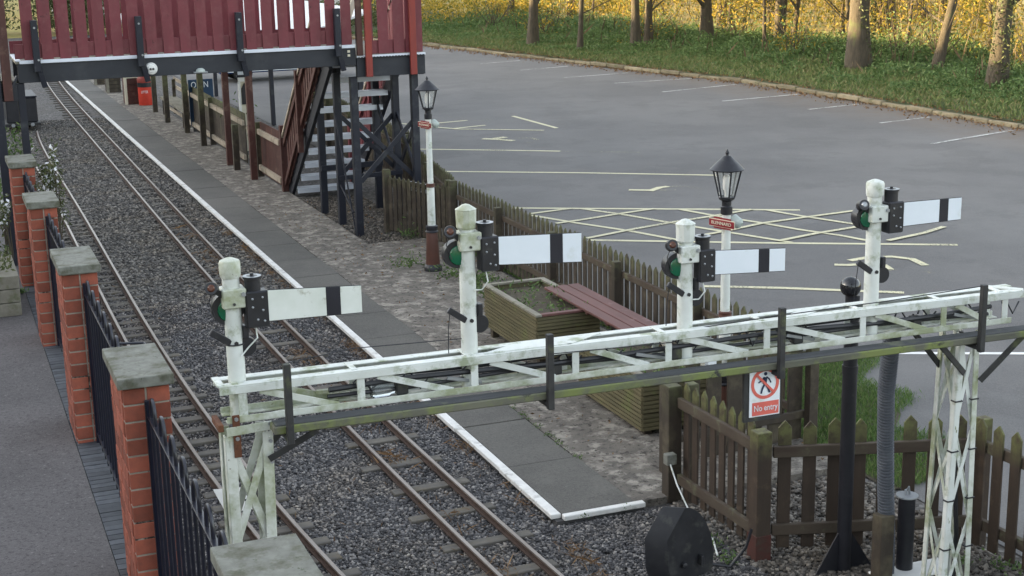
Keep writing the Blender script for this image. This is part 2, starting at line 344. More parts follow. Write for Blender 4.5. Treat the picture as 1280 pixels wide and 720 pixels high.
def rand_dirs(n):
    v = NP.normal(size=(n, 3)); return v/np.linalg.norm(v, axis=1)[:, None]
def leaves(name, P, size, mt, parent=None, kind=None, asp=.6):
    n = len(P); d = rand_dirs(n); e = np.cross(d, rand_dirs(n)); e /= np.linalg.norm(e, axis=1)[:, None]
    s = size*NP.uniform(.6, 1.3, (n, 1)); return quads(name, P, e*s*asp, d*s, mt, parent, kind)
def stones(name, P, size, mt, flat=.7):
    n = len(P); cube = np.array([(x, y, z) for z in (-1, 1) for y in (-1, 1) for x in (-1, 1)], float)
    V = cube[None]*NP.uniform(.55, 1.0, (n, 8, 1)) * NP.uniform(.6, 1.15, (n, 1, 3))
    a = NP.uniform(0, 6.28, n); b = NP.uniform(-.7, .7, n)
    ca, sa, cb, sb = np.cos(a), np.sin(a), np.cos(b), np.sin(b)
    V[:, :, 2] *= flat
    x = V[:, :, 0]*cb[:, None]+V[:, :, 2]*sb[:, None]; z = -V[:, :, 0]*sb[:, None]+V[:, :, 2]*cb[:, None]
    X = x*ca[:, None]-V[:, :, 1]*sa[:, None]; Y = x*sa[:, None]+V[:, :, 1]*ca[:, None]
    V = np.stack([X, Y, z], 2)*(size*NP.uniform(.6, 1.3, (n, 1, 1)))+P[:, None]
    F = np.array([(0, 2, 3, 1), (4, 5, 7, 6), (0, 1, 5, 4), (1, 3, 7, 5), (3, 2, 6, 7), (2, 0, 4, 6)])
    idx = (F[None]+np.arange(n)[:, None, None]*8).astype(np.int32)
    me = bpy.data.meshes.new(name); me.vertices.add(8*n); me.vertices.foreach_set('co', V.ravel())
    me.loops.add(24*n); me.loops.foreach_set('vertex_index', idx.ravel()); me.polygons.add(6*n)
    me.polygons.foreach_set('loop_start', np.arange(0, 24*n, 4, dtype=np.int32)); me.materials.append(mt); me.update(calc_edges=True)
    o = bpy.data.objects.new(name, me); COL.objects.link(o); o['kind'] = 'stuff'; return o

# ------------------------------------------------------------------ ground
def sheet(name, pts, z, mt, **k):
    return struct(name, MB().add([(x, y, z) for x, y in pts], [tuple(range(len(pts)))]), mt)
sheet('field', [(-300, -200), (500, -200), (500, 500), (-300, 500)], -.03, M['field'])
sheet('trackbed', [(-4, -6), (8, -6), (8, 75), (-4, 75)], -.012, M['ballast'])
kerb_pts = [(22.85, -10), (22.85, 20), (22.75, 26.7), (22.7, 31.8), (22.6, 38.7), (21.6, 43.3), (20.85, 48.3), (19.95, 53.9), (19.0, 59), (17.3, 66), (14.5, 74)]
sheet('car_park', [(7.2, -10)]+kerb_pts+[(7.9, 75), (7.9, 22), (7.2, 22)], -.004, M['asphalt'])
def ribbon(mb, pts, w, z):
    """flat stripe along a ground polyline"""
    p = [Vector((a[0], a[1], z)) for a in pts]; L = []
    for i, q in enumerate(p):
        d = (p[min(i+1, len(p)-1)]-p[max(i-1, 0)]).normalized(); n = Vector((-d.y, d.x, 0))*w/2
        L.append((q-n, q+n))
    for i in range(len(L)-1): mb.add([L[i][0], L[i+1][0], L[i+1][1], L[i][1]], [(0, 1, 2, 3)])
    return mb
def line(name, plist, w, mt, z=.001):
    mb = MB()
    for i, pl in enumerate(plist): ribbon(mb, [G(*p)[:2] if len(p) == 2 else p[:2] for p in pl], w, z+.0012*i)
    return struct(name, mb, mt)
line('bay_lines', [[(480, 213.5), (730, 216), (895, 219)], [(490, 186), (640, 188), (700, 189)], [(880, 358), (975, 360), (1130, 366)],
                   [(490, 153), (530, 158), (575, 161.5), (680, 163)]], .11, M['yline'])
line('bay_lines_worn', [[(700, 189), (800, 190.5)], [(1130, 366), (1230, 369)], [(540, 148), (600, 151), (642, 153)], [(560, 146), (640, 152)]], .08, M['yline_w'])
line('angled_line', [[(641, 145), (696, 160)], [(545, 154), (584, 150.5)], [(565, 161), (607, 156.5)]], .11, M['yline'])
line('white_line', [[(1040, 441), (1160, 441.5), (1400, 442)]], .085, M['wline_s'])
# far bays against the kerb
line('parking_bay_lines', [[(705, 97), (785, 91)], [(768, 104), (865, 98)], [(828, 115), (920, 105.5)], [(903, 126.5), (997, 118)], [(1010, 137), (1077, 130)],
     [(1100, 154), (1162, 146.5)], [(1165, 180), (1266, 163)], [(650, 88), (710, 83)], [(600, 80), (650, 76)]], .10, M['wline'])
# hatched box
c00, c10, c01, c11 = G(640, 260)[:2], G(1188, 264.5)[:2], G(735, 300)[:2], G(1197, 306)[:2]
mb = MB(); ribbon(mb, [c00, G(880, 261.5)[:2], G(1000, 262.5)[:2]], .11, .001); ribbon(mb, [c01, G(950, 303.5)[:2], c11], .11, .001)
struct('hatched_box', mb, M['yline'])
zz = [[(663, 269), (719, 278.5), (786, 288.5), (842, 299), (862, 302)], [(724, 260.5), (783, 269), (837.5, 278.5), (889, 287), (976, 301), (990, 303.5)],
      [(848, 261.5), (894.5, 270), (953, 279), (1000, 287.3), (1051, 294.6), (1090, 302)], [(957, 262.5), (1000, 270), (1072, 281)], [(663, 267.5), (716, 260.5)],
      [(695, 279.7), (721.7, 276), (771.5, 268), (818, 261.2)], [(733, 298.5), (786, 288), (839, 278.5), (894.5, 270), (940, 262)],
      [(865, 297), (906, 289.5), (953, 279.5), (1004, 272.5), (1075, 263)], [(972, 302), (1020, 292.5), (1072, 284), (1120, 277)], [(1110, 301.5), (1155, 292), (1180, 284)]]
mb = MB()
for i, pl in enumerate(zz): ribbon(mb, [G(*p)[:2] for p in pl], .095, .003+.0012*i)
struct('hatching_stripes', mb, M['yline'])
line('hatching_worn', [[(1000, 262.5), (1090, 264), (1188, 266)], [(1085, 268), (1130, 262)], [(1156, 293), (1197, 306)]], .08, M['yline_w'])
# worn disabled bay symbols (wheel arc, seat bar)
def symbol(pts_list, w, mt, nm='bay_symbol'): line(nm, pts_list, w, mt, .004)
symbol([[(1043, 331), (1060, 331.5), (1085, 330)], [(1062, 326), (1085, 322), (1115, 321), (1140, 324), (1157, 332)], [(1085, 330), (1105, 332), (1112, 337)]], .12, M['yline'])
symbol([[(1112, 337), (1120, 338)], [(1150, 338), (1168, 341)]], .12, M['yline_w'])
symbol([[(786, 237.5), (815, 238)], [(812, 239), (825, 234.5), (835, 233.3)]], .14, M['yline'])
symbol([[(835, 233.3), (860, 233), (875, 236), (881, 239)], [(825, 238), (845, 238)], [(868, 243), (880, 244)]], .11, M['yline_w'])
symbol([[(603, 173.5), (625, 174.5), (642, 176)], [(618, 173.5), (632, 171.5)]], .18, M['yline'])
symbol([[(642, 173), (665, 172.5), (672, 175)], [(658, 178), (668, 178)]], .12, M['yline_w'])
# small litter specks
# kerb
t = MB()
for i in range(len(kerb_pts)-1):
    a = Vector((*kerb_pts[i], 0)); b = Vector((*kerb_pts[i+1], 0)); L = (b-a).length; n = max(1, int(L/.9))
    for k in range(n):
        p = a+(b-a)*(k/n); q = a+(b-a)*((k+.97)/n); j = rnd.uniform(-.02, .03)
        t.bar((p.x+.08, p.y, .045+j), (q.x+.08, q.y, .045+j+rnd.uniform(-.01, .01)), .17, .12)
struct('kerb', t, M['kerb'], bevel=.02)
# verge rising to the wood
def vz(d): return .09+.30*min(1, max(0, d)/6)
t = MB(); rows = []
N = 60
for i in range(N+1):
    s = i/N*(len(kerb_pts)-1); k = min(int(s), len(kerb_pts)-2); f = s-k
    a = Vector(kerb_pts[k]).lerp(Vector(kerb_pts[k+1]), f)
    rows.append([(a.x+.17+d*(1 if a.y < 45 else .9), a.y+(d*.45 if a.y > 42 else 0)*min(1, (a.y-42)/10 if a.y > 42 else 0), vz(d)+rnd.uniform(-.02, .03)-(0 if d < 15 else .5)) for d in (0, .5, 1.5, 3, 5, 7.5, 11, 16)])
for i in range(N):
    for j in range(7): t.add([rows[i][j], rows[i][j+1], rows[i+1][j+1], rows[i+1][j]], [(0, 1, 2, 3)])
struct('verge', t, M['earth'])
def verge_z(x, y):
    kx = np.interp(y, [k[1] for k in kerb_pts], [k[0] for k in kerb_pts]); return .09+.30*np.clip((x-kx)/6.5, 0, 1)
def scatter_verge(n, d0, d1, y0, y1):
    y = NP.uniform(y0, y1, n); kx = np.interp(y, [k[1] for k in kerb_pts], [k[0] for k in kerb_pts]); x = kx+.2+NP.uniform(d0, d1, n)
    return x, y
# clumpy leafy verge
n = 150000; x, y = scatter_verge(n, 0.1, 9, 20, 66)
cl = np.sin(x*1.7+np.sin(y*.9)*2)*np.sin(y*1.3+np.sin(x*1.1)*2)
d = x-np.interp(y, [k[1] for k in kerb_pts], [k[0] for k in kerb_pts])
hgt = (.05+.26*np.clip((d-1.2)/3.5, 0, 1))*np.clip(1+1.0*cl, .1, 2)
keep = NP.uniform(0, 1, n) < np.clip(.35+.25*d+.4*cl, .1, 1)
keep &= d > 1.1+.5*np.sin(y*1.9)
P = np.stack([x, y, verge_z(x, y)+NP.uniform(0, 1, n)*np.clip(hgt, .03, 1)], 1)[keep]
o = leaves('verge_herbs', P, .06, M['leaf_g'], kind='stuff'); tag(o, 'low green herbs and nettles covering the verge beyond the kerb', 'ground cover')
n = 500; x, y = scatter_verge(n, 2.5, 9, 22, 64)
P = np.stack([x, y, verge_z(x, y)+NP.uniform(.1, .5, n)], 1)
dd = np.stack([NP.normal(0, .35, n), NP.normal(0, .35, n), np.ones(n)], 1)*NP.uniform(.08, .3, (n, 1))
o = quads('dry_stems', P, np.cross(dd, np.array([[.5, .8, 0]]))*.03/.2, dd, M['twig'], kind='stuff'); tag(o, 'thin dry stems standing among the green herbs of the verge', 'undergrowth')
n = 60000; x, y = scatter_verge(n, 0, 4.5, 20, 64)
dd = np.stack([NP.normal(0, .5, n), NP.normal(0, .5, n), np.ones(n)], 1)*NP.uniform(.03, .08, (n, 1))
o = quads('verge_grass', np.stack([x, y, verge_z(x, y)+dd[:, 2]], 1), np.cross(dd, rand_dirs(n))*.35, dd, M['grass_v'], kind='stuff'); tag(o, 'short pale grass along the top of the kerb', 'grass')
# leaf litter along the kerb
n = 5200; y = NP.uniform(20, 66, n); kx = np.interp(y, [k[1] for k in kerb_pts], [k[0] for k in kerb_pts]); x = kx-NP.normal(-.05, .34, n)-.03; x = np.where(x > kx, x+.1, x)
o = leaves('leaf_litter', np.stack([x, y, np.where(x > kx, .13, .02)+NP.uniform(-.01, .02, n)], 1), .045, M['dead'], kind='stuff'); tag(o, 'brown dead leaves gathered in the gutter along the kerb', 'leaf litter')

# pavement on the left with blue brick edging
t = MB().box((-4, -2, -.02), (.94, 60, .1)); struct('pavement', t, M['pave'])
t = MB()
yy = 6.0
while yy < 24:
    t.box((.945, yy, .02), (1.155, yy+.088, .103+rnd.uniform(-.002, .002))); yy += .098
struct('paviour_edging', t, M['bluebrick'])
# platform: dark slabs, white nosing, rough apron
t = MB(); cuts = [10.12, 11.28, 12.43]+[12.43+1.13*k for k in range(1, 36)]
for a, b in zip(cuts[:-1], cuts[1:]):
    w = .006
    t.box((4.35+rnd.uniform(0, .006), a+w, -.02), (4.985+rnd.uniform(-.01, .01), b-w, .066+rnd.uniform(-.003, .003)))
struct('platform_slabs', t, M['slab'], bevel=.004)
t = MB()
for a, b in zip(cuts[:-1], cuts[1:]):
    t.m = 0; t.box((4.265+rnd.uniform(-.006, .006), a+.004, .03), (4.345, b-.004, .073))
t.box((4.345, 10.05, .03), (5.06, 10.115, .073))
struct('platform_edge', t, M['edgewhite'], bevel=.006)
t = MB().box((4.285, 10.07, -.02), (4.34, 53, .03)); t.box((4.34, 10.07, -.02), (5.05, 10.11, .03)); struct('platform_riser', t, M['edgeside'])
t = MB().box((5.0, 10.14, -.02), (7.05, 21.0, .05)).box((5.0, 21.0, -.02), (5.92, 54, .052)); struct('platform_apron', t, M['apron'])
# gravel under the footbridge and by the gates
def stone_field(name, n, x0, x1, y0, y1, z, size, mt, label):
    P = np.stack([NP.uniform(x0, x1, n), NP.uniform(y0, y1, n), np.full(n, z)+NP.uniform(-.006, .008, n)], 1)
    return tag(stones(name, P, size, mt), label, 'gravel')
# ballast chippings: density falls with distance
def ballast(n, y0, y1, size, nm):
    P = np.stack([NP.uniform(1.35, 4.27, n), NP.uniform(y0, y1, n), NP.uniform(-.014, .004, n)], 1); return P
P = np.concatenate([ballast(75000, 7.8, 13, .014, ''), ballast(38000, 13, 19, .014, '')])
P2 = np.stack([NP.uniform(4.27, 5.3, 15000), NP.uniform(7.8, 10.05, 15000), NP.uniform(-.012, .008, 15000)], 1)
o = stones('ballast', np.concatenate([P, P2]), .0135, M['stone']); tag(o, 'grey granite ballast chippings around and between the tracks', 'ballast')
P = np.stack([NP.uniform(1.35, 4.27, 40000), NP.uniform(18.6, 40, 40000), NP.uniform(-.012, .008, 40000)], 1)
o = stones('ballast', P, .020, M['stone_m']); tag(o, 'grey ballast chippings of the trackbed towards the footbridge', 'ballast')
P = np.concatenate([np.stack([NP.uniform(5.95, 7.05, 5000), NP.uniform(20.9, 25.5, 5000), NP.uniform(-.01, .015, 5000)], 1),
                    np.stack([NP.uniform(5.3, 7.05, 7000), NP.uniform(7.8, 10.1, 7000), NP.uniform(-.012, .008, 7000)], 1)])
o = stones('gravel', P, .02, M['stone_l']); tag(o, 'pale loose gravel around the fence and footbridge posts', 'gravel')
# grass patch beyond the fence
n = 60000
ang = NP.uniform(0, 6.28, n); rr = np.sqrt(NP.uniform(0, 1, n))
gx = NP.uniform(7.12, 9.6, n); gy = NP.uniform(9.6, 13.2, n)
lim = 7.72+(gy-9.6)*.43+.2*np.sin(gy*5)+NP.normal(0, .06, n); k = gx < lim; gx, gy = gx[k], gy[k]; n = len(gx)
dd = np.stack([NP.normal(0, .4, n), NP.normal(0, .4, n), np.ones(n)], 1)*NP.uniform(.012, .035, (n, 1))
o = quads('grass_patch', np.stack([gx, gy, dd[:, 2]], 1), np.cross(dd, rand_dirs(n))*.22, dd, M['grass'], kind='stuff'); tag(o, 'ragged green grass patch between the fence corner and the car park', 'grass')
n = 12000; gx = NP.uniform(7.14, 7.42, n); gy = NP.uniform(13, 21, n); dd = np.stack([NP.normal(0, .4, n), NP.normal(0, .4, n), np.ones(n)], 1)*NP.uniform(.02, .06, (n, 1))
o = quads('grass_strip', np.stack([gx, gy, dd[:, 2]], 1), np.cross(dd, rand_dirs(n))*.22, dd, M['grass'], kind='stuff'); tag(o, 'narrow strip of grass behind the foot of the long picket fence', 'grass')
t = MB(); pl = [(7.1, 9.6)]+[(7.5+(y_-9.4)*.42+.15*math.sin(y_*4), y_) for y_ in np.arange(9.7, 13.0, .3)]+[(7.1, 13.0)]
t.add([(a, b, .002) for a, b in pl], [tuple(range(len(pl)))]); struct('soil', t, M['soil'])
def weeds(name, pts, n, r, h, mt, label, z0=.05, size=.03):
    P = []
    for (px, py) in pts:
        P.append(np.stack([px+NP.normal(0, r, n), py+NP.normal(0, r, n), z0+np.abs(NP.normal(0, h, n))], 1))
    return tag(leaves(name, np.concatenate(P), size, mt, kind='stuff'), label, 'weeds')
weeds('weeds', [(6.35, 18.4), (6.5, 17.7), (6.6, 18.0), (6.45, 17.2), (6.0, 19.3), (6.8, 16.6), (6.7, 21.2), (6.9, 19.6), (6.6, 16.9)], 160, .12, .09, M['leaf_g'], 'green weeds growing around the base of the far lamp post')
weeds('weeds', [(5.0, 11.2+.13*k+rnd.uniform(-.05, .05)) for k in range(14)]+[(4.9, 10.05), (4.5, 10.02)], 16, .025, .012, M['leaf_g'], 'small green weeds in the joint behind the platform slabs', .06, .014)
weeds('weeds', [(5.15, 8.9), (5.2, 9.2), (6.7, 8.15), (7.0, 7.9), (6.9, 8.0), (5.6, 10.4)], 60, .05, .05, M['leaf_g'], 'sprigs of green weed at the foot of the picket gate', 0, .02)
n = 2600; yq = NP.choice(NP.uniform(8.5, 24, 60), n)+NP.normal(0, .08, n); xq = np.where(NP.random(n) < .5, 4.2+NP.normal(0, .05, n), np.interp(yq, [8, 30], [3.56, 3.58])+NP.normal(0, .09, n))
dd = np.stack([NP.normal(0, .8, n), NP.normal(0, .8, n), np.ones(n)*.7], 1)*NP.uniform(.015, .05, (n, 1))
o = quads('dry_tufts', np.stack([xq, yq, .01+dd[:, 2]], 1), np.cross(dd, rand_dirs(n))*.12, dd, M['dead'], kind='stuff'); tag(o, 'dry straw tufts between the rails and under the platform edge', 'grass')
# dead leaves on the apron
n = 500; o = leaves('dead_leaves', np.stack([NP.uniform(5.1, 7.0, n), NP.uniform(10.3, 25, n), np.full(n, .058)], 1), .022, M['dead'], kind='stuff'); tag(o, 'scattered brown dead leaves on the rough platform concrete', 'leaf litter')
n = 420; o = leaves('straw', np.stack([NP.uniform(1.6, 4.2, n), NP.uniform(8, 20, n), NP.uniform(.02, .035, n)], 1), .03, M['dead'], kind='stuff', asp=.2); tag(o, 'dry straw and leaf scraps lying on the ballast', 'leaf litter')

# ------------------------------------------------------------------ tracks
def interp_path(pts, step):
    ys = np.array([p[1] for p in pts]); xs = np.array([p[0] for p in pts]); i = np.argsort(ys); ys, xs = ys[i], xs[i]
    co_ = np.polyfit(ys, xs, min(4, len(ys)-1)); Y = np.arange(ys[0], ys[-1], step); return [(float(np.polyval(co_, y)), float(y)) for y in Y]
def track(name, label, cl, gauge, sp, stagger=0, ylast=None, slen=.62):
    th = thing(name, label, 'railway track', (cl[0][0], cl[0][1], 0))
    for s_ in (-1, 1):
        t = MB(); pts = []
        for i, (x, y) in enumerate(cl):
            a = cl[max(i-1, 0)]; b = cl[min(i+1, len(cl)-1)]; d = Vector((b[0]-a[0], b[1]-a[1], 0)).normalized(); nn = Vector((d.y, -d.x, 0))
            pts.append((Vector((x, y, 0))+nn*gauge/2*s_, nn))
        for wd, z0, z1, mi in ((.07, .026, .034, 1), (.014, .034, .064, 1), (.030, .064, .078, 0)):
            t.m = mi
            for i in range(len(pts)-1):
                (p, n1), (q, n2) = pts[i], pts[i+1]
                vs = [p-n1*wd/2, p+n1*wd/2, q+n2*wd/2, q-n2*wd/2]
                v8 = [v+Vector((0, 0, z0)) for v in vs]+[v+Vector((0, 0, z1)) for v in vs]
                fs = [(4, 5, 6, 7), (1, 2, 6, 5), (3, 0, 4, 7)]
                t.add(v8, fs)
        t.build('rail', [M['railhead'], M['railside']], th)
    y = cl[0][1]+.1; k = 0
    X = [c[0] for c in cl]; Y = [c[1] for c in cl]
    while y < cl[-1][1]-.1 and k < 98:
        xc = float(np.interp(y, Y, X)); xa = float(np.interp(y+.3, Y, X)); ang = math.atan2(xa-xc, .3)
        dx = Vector((math.cos(ang), -math.sin(ang), 0)); w = rnd.uniform(.052, .066)
        L = slen/2*rnd.uniform(.93, 1.07); c = Vector((xc+rnd.uniform(-.03, .03), y, 0)); d2 = Vector((dx.y, -dx.x, 0))
        sk_ = -.014*min(1, max(0, (y-14)/6)); t = MB(); t.bar(c-dx*L+Vector((0, 0, .004+sk_)), c+dx*L+Vector((0, 0, .004+sk_)), w*2, .044); t.build('sleeper', M['sleeper'], th, .006)
        y += sp*rnd.uniform(.93, 1.07); k += 1
    return th
cl_main = [(a[0]/2+b[0]/2, a[1]) for a, b in []]
Rm = [(4.14, 52), (4.04, 49.8), (3.97, 45), (3.85, 37.3), (3.77, 27.2), (3.75, 20), (3.745, 16), (3.755, 13), (3.79, 11), (3.87, 9.1), (3.98, 7.5)]
Rc = interp_path(Rm, .4); cl_main = [(x-.2, y) for x, y in Rc]
track('railway_track', 'narrow gauge track running alongside the white edged platform', cl_main, .395, .62, slen=.70)
Lm = [(2.42, 37.7), (2.3, 33), (2.23, 26.2), (2.2, 20.8), (2.195, 17), (2.22, 13.7), (2.3, 11.4), (2.42, 9.75), (2.62, 8), (2.8, 7)]
Lc = interp_path(Lm, .4); track('railway_track', 'narrow gauge track beside the brick piers and black railings', [(x-.165, y) for x, y in Lc], .33, .34)

# ------------------------------------------------------------------ brick piers and railings
def pier(x0, x1, y0, y1, label):
    th = thing('brick_pier', label, 'brick pillar', ((x0+x1)/2, (y0+y1)/2, .1), 'brick piers along the railings')
    t = MB(); t.m = 1; t.box((x0+.008, y0+.008, -.02), (x1-.008, y1-.008, 1.68)); t.m = 0
    ch = .1192; g = .014; z = .02; k = 0
    while k < 14:
        for face in range(4):
            fixed = [('y', y0), ('y', y1), ('x', x0), ('x', x1)][face]
            a, b = (x0, x1) if fixed[0] == 'y' else (y0, y1)
            nb = 2 if fixed[0] == 'y' else 4
            L = (b-a)/nb; off = (L/2 if (k % 2 and fixed[0] == 'x') else 0); s = a-off
            while s < b-.01:
                p = max(a, s)+(g/2 if s > a-1e-6 else 0); q = min(b, s+L)-(g/2 if s+L < b-1e-6 else 0)
                if q-p > .02:
                    j = rnd.uniform(-.002, .002); th_ = .05
                    if fixed[0] == 'y':
                        yy0 = fixed[1]+(j if face == 0 else -th_+j); t.box((p, yy0, z), (q, yy0+th_, z+ch-g))
                    else:
                        xx0 = fixed[1]+(j if face == 2 else -th_+j); t.box((xx0, p+.0505*(p <= a+.02), z), (xx0+th_, q-.0505*(q >= b-.02), z+ch-g))
                s += L
        z += ch; k += 1
    t.build('brickwork', [M['brick'], M['mortar']], th, .003)
    MB().box((x0-.03, y0-.05, 1.69), (x1+.03, y1+.05, 1.765)).build('coping', M['cap'], th, .008, seg=2)
    return th
piers = [(1.06, 1.42, 5.75, 6.6, 'nearest brick pier, only its concrete coping showing at the bottom edge'),
         (1.0, 1.31, 9.68, 10.42, 'red brick pier second nearest, right of the empty pavement, with large grey coping'),
         (.955, 1.26, 13.40, 14.18, 'middle red brick pier, third in the row from the bottom of the photo'),
         (.935, 1.225, 16.97, 17.6, 'red brick pier second farthest, with its coping just below the farthest one'),
         (.93, 1.225, 20.2, 20.86, 'farthest brick pier, with shrub behind it and white flowers beside it')]
for p in piers: pier(*p)
def railing(ya, yb, X, label, hoop=.42, ph=0.0):
    th = thing('iron_railing', label, 'railing', (X, (ya+yb)/2, .1), 'black hoop-top railings between the piers')
    box('end_post', (X-.03, yb-.035, .02), (X+.03, yb-.005, 1.60), M['rail_black'], th); box('end_post', (X-.03, ya+.005, .02), (X+.03, ya+.035, 1.60), M['rail_black'], th)
    box('top_rail', (X-.022, ya+.035, 1.488), (X+.022, yb-.035, 1.5), M['rail_black'], th, .002)
    box('bottom_rail', (X-.022, ya+.035, .19), (X+.022, yb-.035, .202), M['rail_black'], th, .002)
    y = yb-.10-ph
    while y-.2 > ya+.05:
        pts = [(X, y, .1), (X, y, 1.5)]+[(X, y-.095+.095*math.cos(a), 1.54+.11*math.sin(a)) for a in np.linspace(0, math.pi, 9)]+[(X, y-.19, 1.5), (X, y-.19, .1)]
        MB().tube(pts, .0125, 8).build('hoop', M['rail_black'], th, smooth=True)
        y -= .40
    return th
railing(6.66, 9.66, 1.165, 'nearest black iron railing panel, hoop tops showing against the lattice leg')
railing(10.46, 13.38, 1.15, 'black iron railing between the second and third brick piers')
railing(14.2, 16.95, 1.12, 'black iron railing between the third and fourth brick piers')
railing(17.62, 20.18, 1.10, 'farthest black iron railing panel, beside the farthest brick pier')
# scrolled iron hoop basket behind the second panel
th = thing('basket_bracket', 'black curved iron hay-rack basket hooked on the railing behind the second pier', 'wall basket', (1.3, 11.6, 1.2))
for k in range(5):
    yk = 11.0+k*.26; MB().tube([(1.17, yk, 1.34)]+[(1.17+.27*math.sin(a), yk+.02*k, 1.34-.26*(1-math.cos(a))) for a in np.linspace(.3, 1.5, 6)], .008, 6).build('hoop_bar', M['rail_black'], th, smooth=True)
MB().tube([(1.19, 10.95, 1.35), (1.46, 10.97, 1.33), (1.5, 11.6, 1.33), (1.46, 12.1, 1.33), (1.19, 12.12, 1.35)], .011, 6).build('rim', M['rail_black'], th, smooth=True)

# ------------------------------------------------------------------ signal gantry
gt = thing('signal_gantry', 'white lattice signal gantry spanning the track on two braced legs', 'signal gantry', (3.9, 7.7, 0))
YF, YB = 7.6, 7.79; X0, X1 = 1.29, 6.62; ZT, ZB = 2.235, 1.985
def ztop(x): return 2.25-.0085*(x-1.3)
def zbot(x): return 2.045-.0085*(x-1.3)
def chord(name, Y, za, zb, h, mt, x0=X0, x1=X1):
    MB().bar((x0, Y, za), (x1, Y, zb), .05, h).build(name, mt, gt, .004)
def chordL(name, Y, fz, sgn):
    """angle-iron chord: a flat top flange and a thin face"""
    t = MB(); t.bar((X0, Y+.028*sgn, fz(X0)), (X1, Y+.028*sgn, fz(X1)), .062, .008); t.bar((X0, Y, fz(X0)-.0245), (X1, Y, fz(X1)-.0245), .008, .041)
    t.build(name, M['white'] if Y < 7.7 else M['white'], gt, .002)
chordL('top_chord', YF, lambda x: ztop(x), 1); chordL('top_chord', YB, lambda x: ztop(x), -1)
def chordB(name, Y, sgn):
    t = MB(); t.bar((X0+.03, Y+.025*sgn, zbot(X0)), (X1-.1, Y+.025*sgn, zbot(X1)), .055, .008); t.bar((X0+.03, Y, zbot(X0)+.018), (X1-.1, Y, zbot(X1)+.018), .008, .034)
    t.build(name, M['white2'], gt, .002)
chordB('bottom_chord', YF, 1); chordB('bottom_chord', YB, -1)
VX = [1.41, 2.07, 2.74, 3.37, 3.98, 4.66, 5.36, 5.98, 6.47]
for i, x in enumerate(VX):
    for Y in (YF+.008, YB-.008):
        MB().box((x-.022, Y-.004, zbot(x)+.004), (x+.022, Y+.004, ztop(x)-.005)).build('web_post', M['white' if i != 7 else 'white2'], gt, .002)
    MB().bar((x-.03, YF+.02, ztop(x)+.006), (x-.03, YB-.02, ztop(x)+.006), .035, .006).build('cross_member', M['white'], gt, .001)
    if i < 8:
        xn = VX[i+1]
        MB().bar((x+.1, YF+.014, ztop(x)-.045), (xn-.13, YF+.014, zbot(xn)+.02), .008, .038).build('diagonal', M['white' if i not in (0, 6, 7) else 'white2'], gt, .002)
        MB().bar((x+.1, YB-.014, ztop(x)-.05), (xn-.13, YB-.014, zbot(xn)+.02), .008, .038).build('diagonal', M['white2'], gt, .002)
        t = MB(); t.bar((x+.1, YF+.03, zbot(x)+.01), (xn-.1, YB-.03, zbot(xn)+.01), .04, .006, (0, 0, 1)); t.build('bottom_lacing', M['white2'], gt, .001)
for a, b in ((2.8, 3.6), (4.75, 5.2)):   # flat top plates
    t = MB(); t.add([(a, YF+.02, ztop(a)+.011), (b-.25, YF+.02, ztop(b)+.011), (b, YB-.04, ztop(b)+.011), (a+.3, YB-.03, ztop(a)+.011),
                     (a, YF+.02, ztop(a)+.005), (b-.25, YF+.02, ztop(b)+.005), (b, YB-.04, ztop(b)+.005), (a+.3, YB-.03, ztop(a)+.005)],
                    [(0, 1, 2, 3), (7, 6, 5, 4), (0, 4, 5, 1), (1, 5, 6, 2), (2, 6, 7, 3), (3, 7, 4, 0)]); t.build('top_plate', M['white'], gt)
MB().bar((X0+.01, YF+.01, ztop(X0)+.004), (X0+.01, YB-.01, ztop(X0)+.004), .04, .012).build('end_member', M['white'], gt, .002)
MB().bar((X1-.01, YF+.01, ztop(X1)+.004), (X1-.16, YB-.01, ztop(X1)+.004), .05, .012).build('end_member', M['white'], gt, .002)
for k, (dy, dz, r) in enumerate(((.06, .1, .016), (.12, .13, .013), (.09, .06, .012))):
    pts = [(1.9+.45*i, YF+dy+.008*math.sin(i*2+k), zbot(2+.45*i)+dz+.012*math.sin(i*1.3+k*2)) for i in range(11)]
    MB().tube(pts, r, 8).build('conduit', M['black'], gt, smooth=True)
for k in range(16):
    x = 2.1+k*.29+rnd.uniform(-.08, .08); t = MB()
    pts = [(x, YF+.06, zbot(x)+.12), (x+.05, YF+rnd.uniform(.05, .12), zbot(x)+rnd.uniform(.14, .17)), (x+.11, YF+.08, zbot(x)+rnd.uniform(.03, .08)), (x+.18, YF+.11, zbot(x)+.1)]
    t.tube(pts, .006, 6); t.build('cable_loop', M['black'], gt, smooth=True)
    if k % 3 == 1:
        b = MB().box((x-.04, YF+.05, zbot(x)+.02), (x+.03, YF+.11, zbot(x)+.1)); b.build('junction_box', M['blackm'], gt, .006)
    if k % 4 == 2:
        MB().bar((x-.1, YF+.04, zbot(x)+.09), (x+.12, YF+.07, zbot(x)+.03), .012, .02).build('crank', M['steel'], gt, .002)
for (xa, xb, z_) in ((1.85, 2.35, .07), (3.0, 3.3, .05), (4.15, 4.45, .06), (5.0, 5.3, .05)):
    MB().bar((xa, YB-.05, zbot(xa)+z_), (xb, YB-.07, zbot(xb)+z_), .03, .02).build('spare_bar', M['cream' if xa == 3.0 else 'white2'], gt, .002)
MB().lathe((2.22, YF+.1, zbot(2.2)+.045), [(.03, -.07), (.038, -.06), (.038, .03), (.028, .05), (.028, .07)], 16, (1, .1, 0)).build('glass_jar', M['glassy'], gt, smooth=True)
